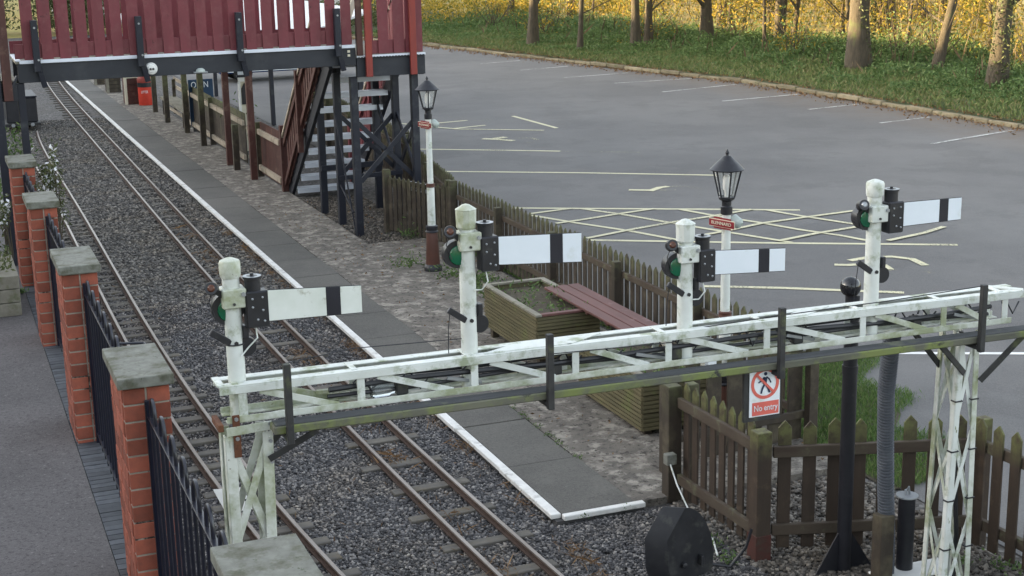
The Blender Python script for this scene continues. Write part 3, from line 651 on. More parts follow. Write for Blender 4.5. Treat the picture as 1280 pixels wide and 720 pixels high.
# walkway board along the near side
BX0, BX1 = 1.54, 6.62
def zbd(x): return 2.03-.012*(x-1.5)
t = MB(); t.bar((BX0, 7.505, zbd(BX0)-.014), (BX1, 7.505, zbd(BX1)-.014), .11, .045); t.build('walkway_board', M['board'], gt, .006)
t = MB(); t.bar((BX0+.01, 7.51, zbd(BX0)+.011), (BX1-.01, 7.51, zbd(BX1)+.011), .10, .006); t.build('walkway_top', M['boardtop'], gt, .001)
for x in (1.62, 3.13, 4.65, 6.14):
    MB().box((x-.019, 7.405, zbd(x)-.085), (x+.019, 7.443, zbd(x)+.36)).build('stanchion', M['blackm'], gt, .003)
    MB().box((x-.02, 7.443, zbd(x)-.075), (x+.02, 7.6, zbd(x)-.045)).build('stanchion_bracket', M['blackm'], gt, .003)
MB().box((6.56, 7.41, zbd(6.5)-.08), (6.6, 7.45, zbd(6.5)+.3)).build('stanchion', M['blackm'], gt, .003)
# wire strung along the stanchions
MB().tube([(3.13, 7.43, zbd(3.1)+.24), (4.0, 7.6, zbd(4)+.17), (4.2, 7.66, 2.22), (4.65, 7.43, zbd(4.6)+.31), (5.5, 7.55, 2.27), (6.14, 7.43, zbd(6.1)+.35)], .0035, 5).build('guard_wire', M['black'], gt)
MB().tube([(1.5, 7.8, 2.26), (2.1, 7.9, 2.29), (2.74, 7.68, 2.33)], .003, 5).build('guard_wire', M['black'], gt)
# left leg: four angle-iron uprights with crossed lacing
def leg(x0t, x1t, x0b, x1b, y0, y1, zt, mt, bands=False):
    def P(i, j, z):
        f = (zt-z)/zt; xa = x0t+(x0b-x0t)*f; xb = x1t+(x1b-x1t)*f; return Vector((xa if i == 0 else xb, y0 if j == 0 else y1, z))
    for i in (0, 1):
        for j in (0, 1):
            t = MB(); w = .055 if not bands else .04; a = P(i, j, 0); b = P(i, j, zt)
            if i == 0: o = 1
            else: o = -1
            t.bar(a+Vector((o*w/2, 0, 0)), b+Vector((o*w/2, 0, 0)), .008, w, (1, 0, 0)); t.bar(a+Vector((0, (1 if j == 0 else -1)*w/2, 0)), b+Vector((0, (1 if j == 0 else -1)*w/2, 0)), .008, w, (0, 1, 0))
            t.build('upright', mt if (i+j) % 2 == 0 else M['white2'], gt, .002)
    n = 3; dz = (zt-.05)/n
    for k in range(n):
        z0, z1 = .03+k*dz, .03+(k+1)*dz
        for j in (0, 1):
            dy = .012 if j == 0 else -.012
            for a, b, e in ((P(0, j, z0), P(1, j, z1), 0), (P(1, j, z0), P(0, j, z1), .009)):
                MB().bar(a+Vector((.015*(1 if a.x < b.x else -1), dy+e*(1 if j == 0 else -1), 0)), b+Vector((-.015*(1 if a.x < b.x else -1), dy+e*(1 if j == 0 else -1), 0)), .028 if bands else .042, .006, (0, 1, 0)).build('lacing', M['white2'] if j else mt, gt, .001)
        for i in (0, 1):
            dx = .012 if i == 0 else -.012
            for a, b, e in ((P(i, 0, z0), P(i, 1, z1), 0), (P(i, 1, z0), P(i, 0, z1), .009)):
                MB().bar(a+Vector((dx+e*(1 if i == 0 else -1), 0, 0)), b+Vector((dx+e*(1 if i == 0 else -1), 0, 0)), .024 if bands else .034, .006, (1, 0, 0)).build('lacing', M['white2'], gt, .001)
    if bands:
        for z in (.45, .8, 1.15, 1.5):
            for i in (0, 1): 
                p = P(i, 0, z); MB().box((p.x-.03+(.02 if i == 0 else -.02), p.y-.009, z), (p.x+.03+(.02 if i == 0 else -.02), p.y+.04, z+.009)).build('cable_tie', M['black'], gt)
leg(1.305, 1.56, 1.30, 1.52, 7.6, 7.79, 1.97, M['white2'])
leg(6.12, 6.27, 6.06, 6.30, 7.6, 7.82, 1.97, M['white'], True)
MB().box((1.345, 7.585, 1.85), (1.385, 7.594, 2.09)).build('rust_plate', M['rust'], gt, .002)
MB().box((1.27, 7.6, 2.0), (1.30, 7.8, 2.04)).build('rust_plate', M['rust'], gt, .003)
MB().box((6.24, 7.59, 1.87), (6.29, 7.60, 1.97)).build('rust_plate', M['rust'], gt, .002)
for p in ((1.365, 7.58, 2.07), (1.365, 7.58, 1.96), (1.545, 7.588, 2.02), (1.545, 7.588, 1.92), (1.545, 7.588, 1.80)):
    MB().lathe(p, [(.011, 0), (.011, -.01)], 6, (0, 1, 0)).build('bolt', M['steel'], gt)
MB().bar((1.31, 7.585, 2.0), (1.58, 7.585, 2.01), .05, .008, (0, 1, 0)).build('head_plate', M['white2'], gt, .002)
# knee braces
MB().bar((1.53, 7.575, 1.82), (1.78, 7.47, 1.985), .012, .035).build('knee_brace', M['blackm'], gt, .002)
MB().bar((1.56, 7.76, 1.82), (1.72, 7.76, 1.99), .012, .035).build('knee_brace', M['blackm'], gt, .002)
MB().bar((6.15, 7.585, 1.70), (5.87, 7.5, 1.96), .012, .04).build('knee_brace', M['blackm'], gt, .002)
MB().bar((6.12, 7.80, 1.70), (5.84, 7.72, 1.98), .012, .04).build('knee_brace', M['blackm'], gt, .002)
MB().bar((6.28, 7.585, 1.63), (6.54, 7.5, 1.93), .012, .04).build('knee_brace', M['blackm'], gt, .002)
MB().tube([(6.2, 7.7, 1.95), (6.21, 7.74, 1.4), (6.23, 7.72, .9), (6.25, 7.7, .5), (6.26, 7.74, 0)], .016, 8).build('cable', M['black'], gt, smooth=True)
MB().box((5.95, 7.52, 0), (6.42, 7.9, .03)).build('base_plate', M['white2'], gt, .004)

# ------------------------------------------------------------------ semaphore signals
def signal(X, ztop_, arm, label, worn=False, style=0, Y=7.695, r=.047, lens_r=.08, disc=True, algae=0, lens_dx=0.012):
    th = thing('semaphore_signal', label, 'semaphore signal', (X, Y, 2.2), 'semaphore signals on the gantry')
    pm = M['white2'] if algae else M['white']
    MB().lathe((X, Y, 0), [(r*1.02, 2.03), (r, 2.6), (r*.97, ztop_-.05)], 24).build('post', M['white'], th, smooth=True)
    if style != 1:   # round domed cap
        MB().lathe((X, Y, ztop_), [(r*1.08, -.10), (r*1.2, -.085), (r*1.22, -.02), (r*1.1, -.008), (r*.5, .004), (r*.2, .008)], 24).build('cap', pm, th, smooth=True)
    else:            # faceted pyramid cap
        MB().lathe((X, Y, ztop_), [(r*1.1, -.14), (r*1.2, -.13), (r*1.25, -.035), (r*1.3, -.028), (r*.5, -.004), (.004, .002)], 10).build('cap', pm, th)
    zc = ztop_-.205
    MB().box((X-r-.012, Y-r-.018, zc-.055), (X+r+.022, Y+r+.01, zc+.05)).build('collar', pm, th, .006)
    MB().lathe((X+r+.005, Y-r-.016, zc+.02), [(.013, 0), (.013, -.012)], 6, (0, 1, 0)).build('bolt', M['steel'], th)
    MB().lathe((X+.0, Y-r-.016, zc-.03), [(.008, 0), (.008, -.01)], 6, (0, 1, 0)).build('bolt', M['blackm'], th)
    # spectacle casting and arm
    (xa, za), (xb, zb), ha, hb = arm
    yA = Y-.075
    zm = za
    bx0 = X+r+.012
    MB().box((bx0, yA, zm-.115), (xa+.004, yA+.085, zm+.085)).build('spectacle_box', M['black'], th, .008)
    for dx, dz in ((.3, .0), (.3, .045), (.75, .05), (.75, -.02), (.5, -.07), (.8, -.08)):
        MB().lathe((bx0+(xa-bx0)*dx, yA, zm+dz), [(.0065, 0), (.0065, -.004), (.003, -.007)], 8, (0, 1, 0)).build('rivet', M['steel'], th)
    cxm = (bx0+xa)/2-.01
    MB().lathe((cxm, yA+.05, zm+.085), [(.043, 0), (.043, .062), (.0495, .065), (.0495, .075), (.01, .08), (.01, .09), (.006, .092)], 20).build('motor_drum', M['black'], th, smooth=True)
    MB().lathe((cxm, yA+.05, zm+.15), [(.05, .0115), (.05, .0125)], 20).build('drum_lid', M['steel'], th, smooth=True)
    ang = math.atan2(zb-za, xb-xa)
    t = MB(); tk = .008
    def seg(f0, f1, nm, mt, dy=0, e=0):
        p = []
        for f in (f0, f1):
            x = xa+(xb-xa)*f; z = za+(zb-za)*f; h = ha+(hb-ha)*f; p.append((x, z, h/2+e))
        (x0, z0, h0), (x1, z1, h1) = p
        return MB().prism([(x0, yA+dy, z0-h0), (x1, yA+dy, z1-h1), (x1, yA+dy, z1+h1), (x0, yA+dy, z0+h0)], (0, tk-2*dy, 0)).build(nm, mt, th, .001)
    wm = M['armworn'] if worn else M['armwhite']
    seg(0, .615, 'arm', wm); seg(.615, .77, 'arm_stripe', M['armblack'], -.001, .0005); seg(.77, 1, 'arm_tip', wm)
    seg(.0, 1.0, 'arm_flange', M['blackm'], .003, .004)
    # green spectacle lens in its dark hood, left of the post
    if disc:
        zl = zm-.012; xl = X-r-.022+lens_dx; Y0_ = Y; Y = Y+.04
        MB().lathe((xl, Y-.045, zl), [(lens_r, 0), (lens_r, .05), (lens_r*.9, .07)], 24, (0, 1, 0)).build('lens_hood', M['black'], th, smooth=True)
        MB().lathe((xl+.006, Y-.05, zl-.005), [(lens_r*.72, .0), (lens_r*.68, -.006), (lens_r*.3, -.012)], 24, (0, 1, 0)).build('green_lens', M['green'], th, smooth=True)
        Y = Y0_
    # lamp bracket up on the left
    MB().bar((X-r, Y-.02, zc+.01), (X-r-.05, Y-.02, zc+.05), .012, .03).build('lamp_bracket', M['black'], th, .002)
    c = Vector((X-r-.06, Y-.03, zc+.06))
    MB().lathe(c, [(.033, -.03), (.036, -.01), (.036, .03)], 16, (.3, 1, -.3)).build('lamp_housing', M['black'], th, smooth=True)
    MB().lathe(c, [(.02, -.031), (.012, -.04)], 14, (.3, 1, -.3)).build('lamp_lens', M['steel'] if style == 2 else M['redlens'], th, smooth=True)
    Y = Y if not disc else Y
    MB().tube([tuple(c+Vector((0, .02, -.03))), (X-r-.075, Y, zc-.02), (X-r-.05, Y-.02, zc-.1)], .003, 5).build('lamp_cable', M['black'], th)
    # balance lever and weight near the gantry
    zl = 2.44 if X > 2 else 2.47
    MB().bar((X-r-.085, Y-.03, zl+.075), (X-r+.02, Y-.03, zl-.0), .022, .036).build('balance_lever', M['black'], th, .004)
    MB().lathe((X+r+.012, Y-.03, zl-.03), [(.052, 0), (.056, .02), (.056, .035), (.05, .05)], 20, (0, 1, 0)).build('balance_weight', M['black'], th, smooth=True)
    MB().box((X+r-.005, Y-.045, zl+.02), (X+r+.025, Y+.01, zl+.09)).build('pivot_block', M['black'], th, .004)
    MB().lathe((X, Y-r-.001, zl), [(.012, 0), (.012, -.008)], 6, (0, 1, 0)).build('bolt', M['blackm'], th)
    if style == 2 or X > 2.6:
        MB().tube([(X-r-.07, Y-.02, zl+.07), (X-r-.085, Y-.02, zl-.05), (X-r-.08, Y, 2.25)], .0028, 5).build('pull_wire', M['black'], th)
    if X < 2.0 or 2.5 < X < 4.5:
        t = MB().tube([(xa-.07, yA+.03, zm-.115), (xa-.07, yA+.0, zm-.17), (X+r+.02, Y-.05, zm-.22), (X+.02, Y-.06, zm-.215 if X > 2 else 2.40)], .0045, 6); t.build('signal_cable', M['white'], th, smooth=True)
    if X < 2.0: MB().tube([(X+.052*math.cos(a), Y+.052*math.sin(a), 2.46) for a in np.linspace(0, 6.3, 14)], .0045, 5).build('cable_tie', M['black'], th)
    return th
signal(1.405, 2.925, ((1.585, 2.665), (2.10, 2.645), .168, .150), 'leftmost semaphore signal with a chipped, dirty white arm', worn=True, style=0, lens_r=.088, algae=1, lens_dx=.045)
signal(2.745, 3.105, ((2.91, 2.835), (3.42, 2.805), .16, .168), 'semaphore signal in front of the planter, second from left, with pointed mossy cap', style=1, algae=1)
signal(4.135, 2.895, ((4.30, 2.625), (4.785, 2.595), .145, .14), 'semaphore signal just left of the near lamp post, third from left', style=1)
signal(5.475, 3.02, ((5.645, 2.80), (6.085, 2.80), .15, .14), 'rightmost semaphore signal, rising behind the ball-topped pole, smallest in view', style=2)

# ------------------------------------------------------------------ prohibition sign hung from the gantry
th = thing('no_entry_sign', 'white sign with red crossed circle, walking figure and the words No entry', 'sign', (4.59, 7.5, 1.82))
sx0, sx1, sz0, sz1 = 4.48, 4.695, 1.655, 1.975; yS = 7.50
box('sign_panel', (sx0, yS, sz0), (sx1, yS+.006, sz1), M['signwhite'], th, .001)
box('sign_backing', (sx0-.035, yS+.007, sz0-.03), (sx1+.01, yS+.03, sz1+.03), M['blackm'], th, .002)
box('red_band', (sx0+.02, yS-.002, sz0+.008), (sx1-.008, yS+.001, sz0+.092), M['signred'], th, 0)
text_mesh('No entry', .055, M['signwhite'], 'sign_text', th, ((sx0+sx1)/2+.006, yS-.004, sz0+.052), (1, 0, 0), (0, 0, 1), width=.165)
cx_, cz_ = (sx0+sx1)/2, sz0+.208
def ring(cx, cz, r0_, r1_, y, n=40):
    t = MB()
    for k in range(n):
        a, b = 2*math.pi*k/n, 2*math.pi*(k+1)/n
        t.add([(cx+r*math.cos(q), yy, cz+r*math.sin(q)) for yy in (y, y+.002) for r, q in ((r0_, a), (r1_, a), (r1_, b), (r0_, b))], [(0, 1, 2, 3), (4, 7, 6, 5), (1, 5, 6, 2), (0, 3, 7, 4)])
    return t
ring(cx_, cz_, .078, .098, yS-.003).build('red_ring', M['signred'], th)
t = MB(); t.lathe((cx_+.002, yS-.004, cz_+.062), [(.011, 0), (.011, .003)], 14, (0, 1, 0))
for a, b, w in (((.0, .04), (-.004, -.002), .026), ((-.004, -.002), (-.02, -.032), .012), ((-.02, -.032), (-.028, -.062), .011), ((.0, -.002), (.02, -.03), .012), ((.02, -.03), (.032, -.06), .011),
                ((-.006, .042), (-.028, .02), .009), ((-.028, .02), (-.048, .01), .008), ((.008, .042), (.028, .026), .009), ((.028, .026), (.04, .002), .008)):
    t.bar((cx_+a[0], yS-.0035, cz_+a[1]), (cx_+b[0], yS-.0035, cz_+b[1]), w, .002, (0, 1, 0))
t.build('walking_figure', M['signblue'], th)
MB().bar((cx_-.06, yS-.006, cz_+.06), (cx_+.06, yS-.006, cz_-.06), .016, .002, (0, 1, 0)).build('red_slash', M['signred'], th)

# ------------------------------------------------------------------ lamp posts
def lamp(X, Y, label, ht=2.69, legend='BLENNARD', z0=0.05, s=1.0):
    th = thing('lamp_post', label, 'lamp post', (X, Y, z0), 'old style lamp posts')
    MB().lathe((X, Y, 0), [(.125, z0), (.125, z0+.05), (.11, z0+.07), (.098, z0+.09)], 24).build('foot', M['black'], th, smooth=True)
    MB().lathe((X, Y, 0), [(.098, z0+.09), (.088, .35), (.078, .56), (.07, .585)], 24).build('lower_column', M['lampbrown'], th, smooth=True)
    MB().lathe((X, Y, 0), [(.085, .585), (.09, .595), (.085, .605), (.075, .61), (.075, .635), (.082, .64), (.082, .67), (.065, .68)], 24).build('collar', M['black'], th, smooth=True)
    MB().lathe((X, Y, 0), [(.055, .68), (.052, 1.2), (.043, 1.26), (.038, 2.13)], 20).build('shaft', M['white'], th, smooth=True)
    MB().lathe((X, Y, 0), [(.056, 1.205), (.06, 1.215), (.056, 1.225), (.056, 1.24), (.06, 1.25), (.05, 1.26)], 20).build('band', M['lampbrown'], th, smooth=True)
    MB().lathe((X, Y, 0), [(.04, 2.13), (.052, 2.135), (.052, 2.2), (.042, 2.21), (.042, 2.25), (.06, 2.26)], 16).build('neck', M['black'], th, smooth=True)
    zb, zt = 2.265, 2.525
    R0, R1 = .068*s, .125*s
    fr = MB()
    for k in range(6):
        a = math.pi/3*k+.3; p = (X+R0*math.cos(a), Y+R0*math.sin(a), zb+.02); q = (X+R1*math.cos(a), Y+R1*math.sin(a), zt); fr.tube([p, q], .008, 6)
        a2 = a+math.pi/3; fr.tube([q, (X+R1*math.cos(a2), Y+R1*math.sin(a2), zt)], .009, 6); fr.tube([p, (X+R0*math.cos(a2), Y+R0*math.sin(a2), zb+.02)], .009, 6)
    fr.lathe((X, Y, zb), [(.03, -.02), (R0, .0), (R0, .018), (.02, .02)], 6)
    fr.build('lantern_frame', M['black'], th)
    g = MB()
    for k in range(6):
        a = math.pi/3*k+.3; a2 = a+math.pi/3; f = .95
        g.add([(X+R0*f*math.cos(a), Y+R0*f*math.sin(a), zb+.02), (X+R0*f*math.cos(a2), Y+R0*f*math.sin(a2), zb+.02), (X+R1*f*math.cos(a2), Y+R1*f*math.sin(a2), zt), (X+R1*f*math.cos(a), Y+R1*f*math.sin(a), zt)], [(0, 1, 2, 3)])
    g.build('lantern_glass', M['lampglass'], th)
    MB().lathe((X, Y, zb), [(.02, .02), (.022, .07), (.036, .1), (.038, .16), (.03, .2), (.012, .215)], 14).build('bulb', M['bulb'], th, smooth=True)
    MB().lathe((X, Y, zt), [(.15*s, .0), (.155*s, .006), (.142*s, .016), (.105*s, .055), (.06*s, .095), (.035*s, .12), (.028*s, .125)], 12).build('lantern_roof', M['black'], th, smooth=True)
    MB().lathe((X, Y, zt+.12), [(.016, 0), (.012, .015), (.02, .03), (.012, .045), (.004, .06)], 10).build('finial', M['black'], th, smooth=True)
    # station name plate clipped on the shaft, end on a grey floodlight
    sg = Vector((.32, -1, -.0)).normalized(); c = Vector((X-.06, Y-.03, 2.06)); nrm = sg.cross(Vector((0, 0, 1)))
    if nrm.x > 0: nrm = -nrm
    def plate(w, h, off, mt, nm, par, dz=0): 
        t = MB(); p = c+nrm*off+Vector((0, 0, dz)); t.prism([p-sg*w/2+Vector((0, 0, -h/2)), p+sg*w/2+Vector((0, 0, -h/2)), p+sg*w/2+Vector((0, 0, h/2)), p-sg*w/2+Vector((0, 0, h/2))], nrm*.004); return t.build(nm, mt, par)
    np_ = plate(.30, .07, 0, M['cream'], 'name_plate', th); plate(.2, .10, -.005, M['maroon'], 'plate_border', np_); plate(.29, .058, .005, M['maroon'], 'plate_face', np_)
    text_mesh(legend, .04, M['cream'], 'plate_text', np_, tuple(c+nrm*.012), tuple(sg), (0, 0, 1), width=.23)
    c2 = Vector((X+.085, Y-.03, 2.06))
    MB().lathe(c2, [(.05, -.05), (.05, .03), (.03, .05)], 14, (.3, -.6, -.4)).build('clip_lamp', M['greylamp'], th, smooth=True)
    return th
mg, nt, b = nodes('lantern_glass'); b.inputs['Base Color'].default_value = (.6, .63, .62, 1); b.inputs['Roughness'].default_value = .15; b.inputs['Alpha'].default_value = .2; M['lampglass'] = mg
M['greylamp'] = PM('grey_green_casting', (.36, .42, .4), (.45, .5, .47), 5, rough=.5, bs=.05)
lamp(6.24, 18.89, 'far lamp post at the fence gate, near the footbridge, showing its brown base', s=1.1)
lamp(6.40, 11.16, 'near lamp post behind the gantry, only its white shaft and lantern showing', s=1.0)

# ------------------------------------------------------------------ ball topped pole, hose, bollard, stub post
th = thing('ball_topped_pole', 'tall black pole with glossy ball top behind the right half of the gantry', 'pole', (5.86, 8.45, 0))
MB().lathe((5.86, 8.45, 0), [(.052, 0), (.052, 1.5), (.056, 1.5), (.056, 1.56), (.05, 1.56), (.05, 2.04), (.052, 2.07)], 24).build('pole', M['black'], th, smooth=True)
ballm = PM('glossy_ball', (.012, .012, .015), (.02, .02, .024), 6, rough=.12, bs=.03, spec=.6, stain=(.09, .1, .05), stain_s=14, stain_t=(.6, .7))
MB().lathe((5.84, 8.45, 2.13), [(.045, -.055)]+[(.073*math.cos(a), .073*math.sin(a)) for a in np.linspace(-.8, 1.55, 12)], 24).build('ball', ballm, th, smooth=True)
t = MB(); t.prism([(5.86+.05, 8.445, 0), (5.86+.24, 8.445, 0), (5.86+.05, 8.445, .3)], (0, .012, 0)); t.build('gusset', M['black'], th)
t = MB(); t.prism([(5.86-.05, 8.445, 0), (5.86-.24, 8.445, 0), (5.86-.05, 8.445, .3)], (0, .012, 0)); t.build('gusset', M['black'], th)
th = thing('corrugated_hose', 'grey corrugated cable hose dropping from the gantry beside the ball-topped pole', 'hose', (6.0, 8.1, 0))
path = [(5.73, 7.80, 1.98), (5.76, 7.86, 1.8), (5.83, 7.98, 1.5), (5.9, 8.06, 1.1), (5.95, 8.1, .7), (5.99, 8.12, .35), (6.01, 8.14, 0)]
pts = []; rs = []
for i in range(len(path)-1):
    a, b_ = Vector(path[i]), Vector(path[i+1]); n = int((b_-a).length/.004)
    for k in range(n): pts.append(a.lerp(b_, k/n)); rs.append(.050+.009*(1 if (len(pts)//3) % 2 else 0))
MB().tube(pts, rs, 16).build('hose_body', M['hose'], th, smooth=False)
th = thing('round_bollard', 'black round bollard with flat grey disc top behind the hose', 'bollard', (6.17, 8.15, 0))
MB().lathe((6.17, 8.15, 0), [(.06, 0), (.06, .63)], 20).build('bollard_post', M['black'], th, smooth=True)
MB().lathe((6.17, 8.15, .63), [(.078, 0), (.08, .004), (.078, .012)], 24).build('disc', M['steel'], th, smooth=True)
MB().tube([(6.16, 8.15, .64), (6.155, 8.15, .68), (6.18, 8.15, .7), (6.19, 8.15, .64)], .009, 8).build('shackle', M['steel'], th, smooth=True)
th = box('stub_post', (5.875, 8.03, 0), (5.985, 8.14, .56), M['wood_dark'], None, .004); tag(th, 'short square brown timber post standing alone left of the hose', 'post')
th = thing('white_cover_plate', 'white sheet cover at the foot of the right lattice leg', 'cover plate', (6.2, 7.95, .1))
box('plate', (5.9, 7.98, .07), (6.5, 8.2, .085), M['paintcap'], th, .003); box('plinth', (5.95, 8.0, 0), (6.45, 8.19, .069), M['blackm'], th)

# ------------------------------------------------------------------ black point-lever housing
pts = [(833, 705), (838, 719), (892, 715), (897, 705), (898, 690), (896, 673), (894, 666), (891, 659), (888, 652), (884, 646), (880, 641), (875, 636.5), (870, 633), (864, 630.5), (857, 630), (831, 668)]
th = thing('point_motor_cover', 'black plastic point motor cover with sloped side on the ballast beside the gate', 'point motor', (4.78, 8.9, 0))
P3 = [AY(px, py, 8.74) for px, py in pts]; zmin = min(p[2] for p in P3); P3 = [(p[0], p[1]+(p[0]-4.7)*.25, (p[2]-zmin)) for p in P3]
MB().prism(P3, (-.135, .09, 0)).build('cover', M['plastic'], th, .006, smooth=True, seg=2)
MB().lathe((4.70, 8.735, .14), [(.022, 0), (.022, -.03), (.014, -.035)], 12, (0, 1, 0)).build('knob', M['plastic'], th, smooth=True)
MB().box((4.84, 8.725, .1), (4.865, 8.78, .18)).build('latch', M['plastic'], th, .003)
MB().tube([(4.97, 8.85, .05), (5.12, 8.8, .02), (5.24, 8.78, .16), (5.27, 8.76, .3)], .012, 8).build('cable', M['black'], th, smooth=True)
MB().lathe((4.47, 8.82, .22), [(.03, 0), (.035, .05)], 12, (1, 0, 0)).build('spigot', M['plastic'], th, smooth=True)

# ------------------------------------------------------------------ picket fences
def fence(name, label, a, b, z0=0, h=1.0, pw=.085, gap=.05, rails=(.82, .25), post_every=1.8, mt='wood_dark', rail_mt='rail_wood', pointed=True, side=1, cat='picket fence', pickz=.06, group=None, posts=True, brace=False, ph=None, postmt=None, railh=.07):
    a = Vector((a[0], a[1], z0)); b = Vector((b[0], b[1], z0)); d = (b-a); L = d.length; d.normalize(); n = Vector((d.y, -d.x, 0))*side
    th = thing(name, label, cat, tuple((a+b)/2), group)
    w = pw; k = max(1, int(L/(w+gap))); st = L/k
    for i in range(k):
        c = a+d*(st*(i+.5)); jz = rnd.uniform(-.012, .012); e = d*w/2*rnd.uniform(.95, 1.03); tk = n*.018; o = n*.022; tilt = d*rnd.uniform(-.004, .004)
        hh = h+jz
        if pointed: poly = [c-e+Vector((0, 0, pickz)), c+e+Vector((0, 0, pickz)), c+e+Vector((0, 0, hh-.055)), c+Vector((0, 0, hh)), c-e+Vector((0, 0, hh-.055))]
        else: poly = [c-e+Vector((0, 0, pickz)), c+e+Vector((0, 0, pickz)), c+e+Vector((0, 0, hh)), c-e+Vector((0, 0, hh))]
        MB().prism([p-o for p in poly], -tk).build('picket', M[mt], th, .003)
    for z in rails:
        MB().bar(a+Vector((0, 0, z)), b+Vector((0, 0, z)), .04, railh).build('rail', M[rail_mt], th, .004)
    if posts:
        m_ = max(1, round(L/post_every))
        for i in range(m_+1):
            c = a+d*(L*i/m_)+n*.065; s_ = .045
            MB().box((c.x-s_, c.y-s_, z0-.02), (c.x+s_, c.y+s_, z0+(ph or h-.04))).build('post', M[postmt or mt], th, .004)
    if brace: MB().bar(a+n*.03+Vector((0, 0, rails[1])), b+n*.03+Vector((0, 0, rails[0])), .03, .08).build('brace', M[rail_mt], th, .003)
    return th
# main fence between platform and car park (pickets on the car-park side)
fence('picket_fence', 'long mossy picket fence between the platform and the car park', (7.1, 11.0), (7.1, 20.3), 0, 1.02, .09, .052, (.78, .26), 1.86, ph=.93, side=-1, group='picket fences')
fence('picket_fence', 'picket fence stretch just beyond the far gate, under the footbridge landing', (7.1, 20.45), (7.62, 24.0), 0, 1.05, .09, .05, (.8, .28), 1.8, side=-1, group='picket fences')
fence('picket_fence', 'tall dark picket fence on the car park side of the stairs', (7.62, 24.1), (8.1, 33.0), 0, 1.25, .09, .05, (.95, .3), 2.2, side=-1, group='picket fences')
th = fence('wooden_gate', 'wide diagonal-braced wooden gate carrying the small white notice', (6.55, 21.85), (7.06, 20.35), .0, .93, .09, .03, (.84, .3), 2, mt='wood_dark', side=-1, cat='gate', brace=True, posts=False)
o0 = origin(th)
MB().box((6.47, 21.86, 0), (6.58, 21.97, 1.0)).build('post', M['wood_dark'], th, .004)
MB().box((7.0, 20.26, 0), (7.11, 20.37, 1.02)).build('post', M['wood_dark'], th, .004)
# notice on that gate
th = thing('gate_notice', 'small white notice with faint red lettering on the braced gate', 'notice', (6.82, 21.0, .75))
sg = Vector((.51, -1.5, 0)).normalized(); nn = Vector((-sg.y, sg.x, 0)); nn = nn if nn.y < 0 else -nn
c = Vector(G(523, 234, .78))
t = MB(); t.prism([c-sg*.27+Vector((0, 0, -.07)), c+sg*.27+Vector((0, 0, -.07)), c+sg*.27+Vector((0, 0, .07)), c-sg*.27+Vector((0, 0, .07))], nn*.01); t.build('panel', M['signwhite'], th)
nf = Vector((-1, 0, 0)) if nn.x > 0 else nn
text_mesh('PRIVATE', .12, M['signred'], 'notice_text', th, tuple(c+Vector((-.02, 0, .022))), tuple(sg), (0, 0, 1), width=.4)
text_mesh('NO ENTRY', .05, M['signblue'], 'notice_text', th, tuple(c+Vector((-.02, 0, -.035))), tuple(sg), (0, 0, 1), width=.3)
# gate at the platform end
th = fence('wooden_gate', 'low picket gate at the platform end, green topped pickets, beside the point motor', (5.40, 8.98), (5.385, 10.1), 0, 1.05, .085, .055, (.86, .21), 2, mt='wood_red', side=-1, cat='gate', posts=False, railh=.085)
MB().box((5.30, 10.12, 0), (5.42, 10.24, .99)).build('gate_post', M['wood_dark'], th, .005)
MB().box((5.43, 10.02, 0), (5.52, 10.11, 1.02)).build('gate_post', M['wood_dark'], th, .005)
MB().box((5.35, 8.82, 0), (5.47, 8.94, 1.0)).build('gate_post', M['gatepost'] if 'gatepost' in M else M['wood_red'], th, .005)
MB().box((5.345, 8.815, 0), (5.475, 8.945, .2)).build('post_foot', M['oxide'], th, .003)
MB().box((5.24, 10.03, .36), (5.33, 10.1, .45)).build('junction_box', M['greybox'] if 'greybox' in M else M['cap'], th, .005)
MB().tube([(5.27, 10.03, .37), (5.26, 9.9, .25), (5.22, 9.6, .12), (5.2, 9.2, .06), (5.1, 8.95, .05)], .007, 6).build('cable', M['white'], th, smooth=True)
# board fence closing the platform end behind the gate
th = fence('board_fence', 'dark wide-board fence closing the platform end behind the picket gate', (5.55, 10.72), (7.08, 10.86), 0, 1.12, .155, .04, (.85, .3), 3, pointed=False, side=1, cat='board fence', rail_mt='wood_dark', posts=True)
for x_ in (6.55, 6.78): MB().box((x_, 10.66, .86), (x_+.06, 10.69, .9)).build('latch', M['steel'], th)
MB().box((5.98, 10.7, .9), (6.06, 10.76, 1.0)).build('reflector', M['signwhite'], th)
# panels in front
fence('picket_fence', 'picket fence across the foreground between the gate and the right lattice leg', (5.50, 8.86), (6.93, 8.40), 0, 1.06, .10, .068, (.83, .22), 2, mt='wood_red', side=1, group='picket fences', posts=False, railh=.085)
fence('picket_fence', 'short return fence running towards the lower right corner', (6.97, 8.42), (7.02, 6.6), 0, 1.05, .10, .075, (.83, .22), 1.9, mt='wood_red', side=-1, group='picket fences', railh=.085)

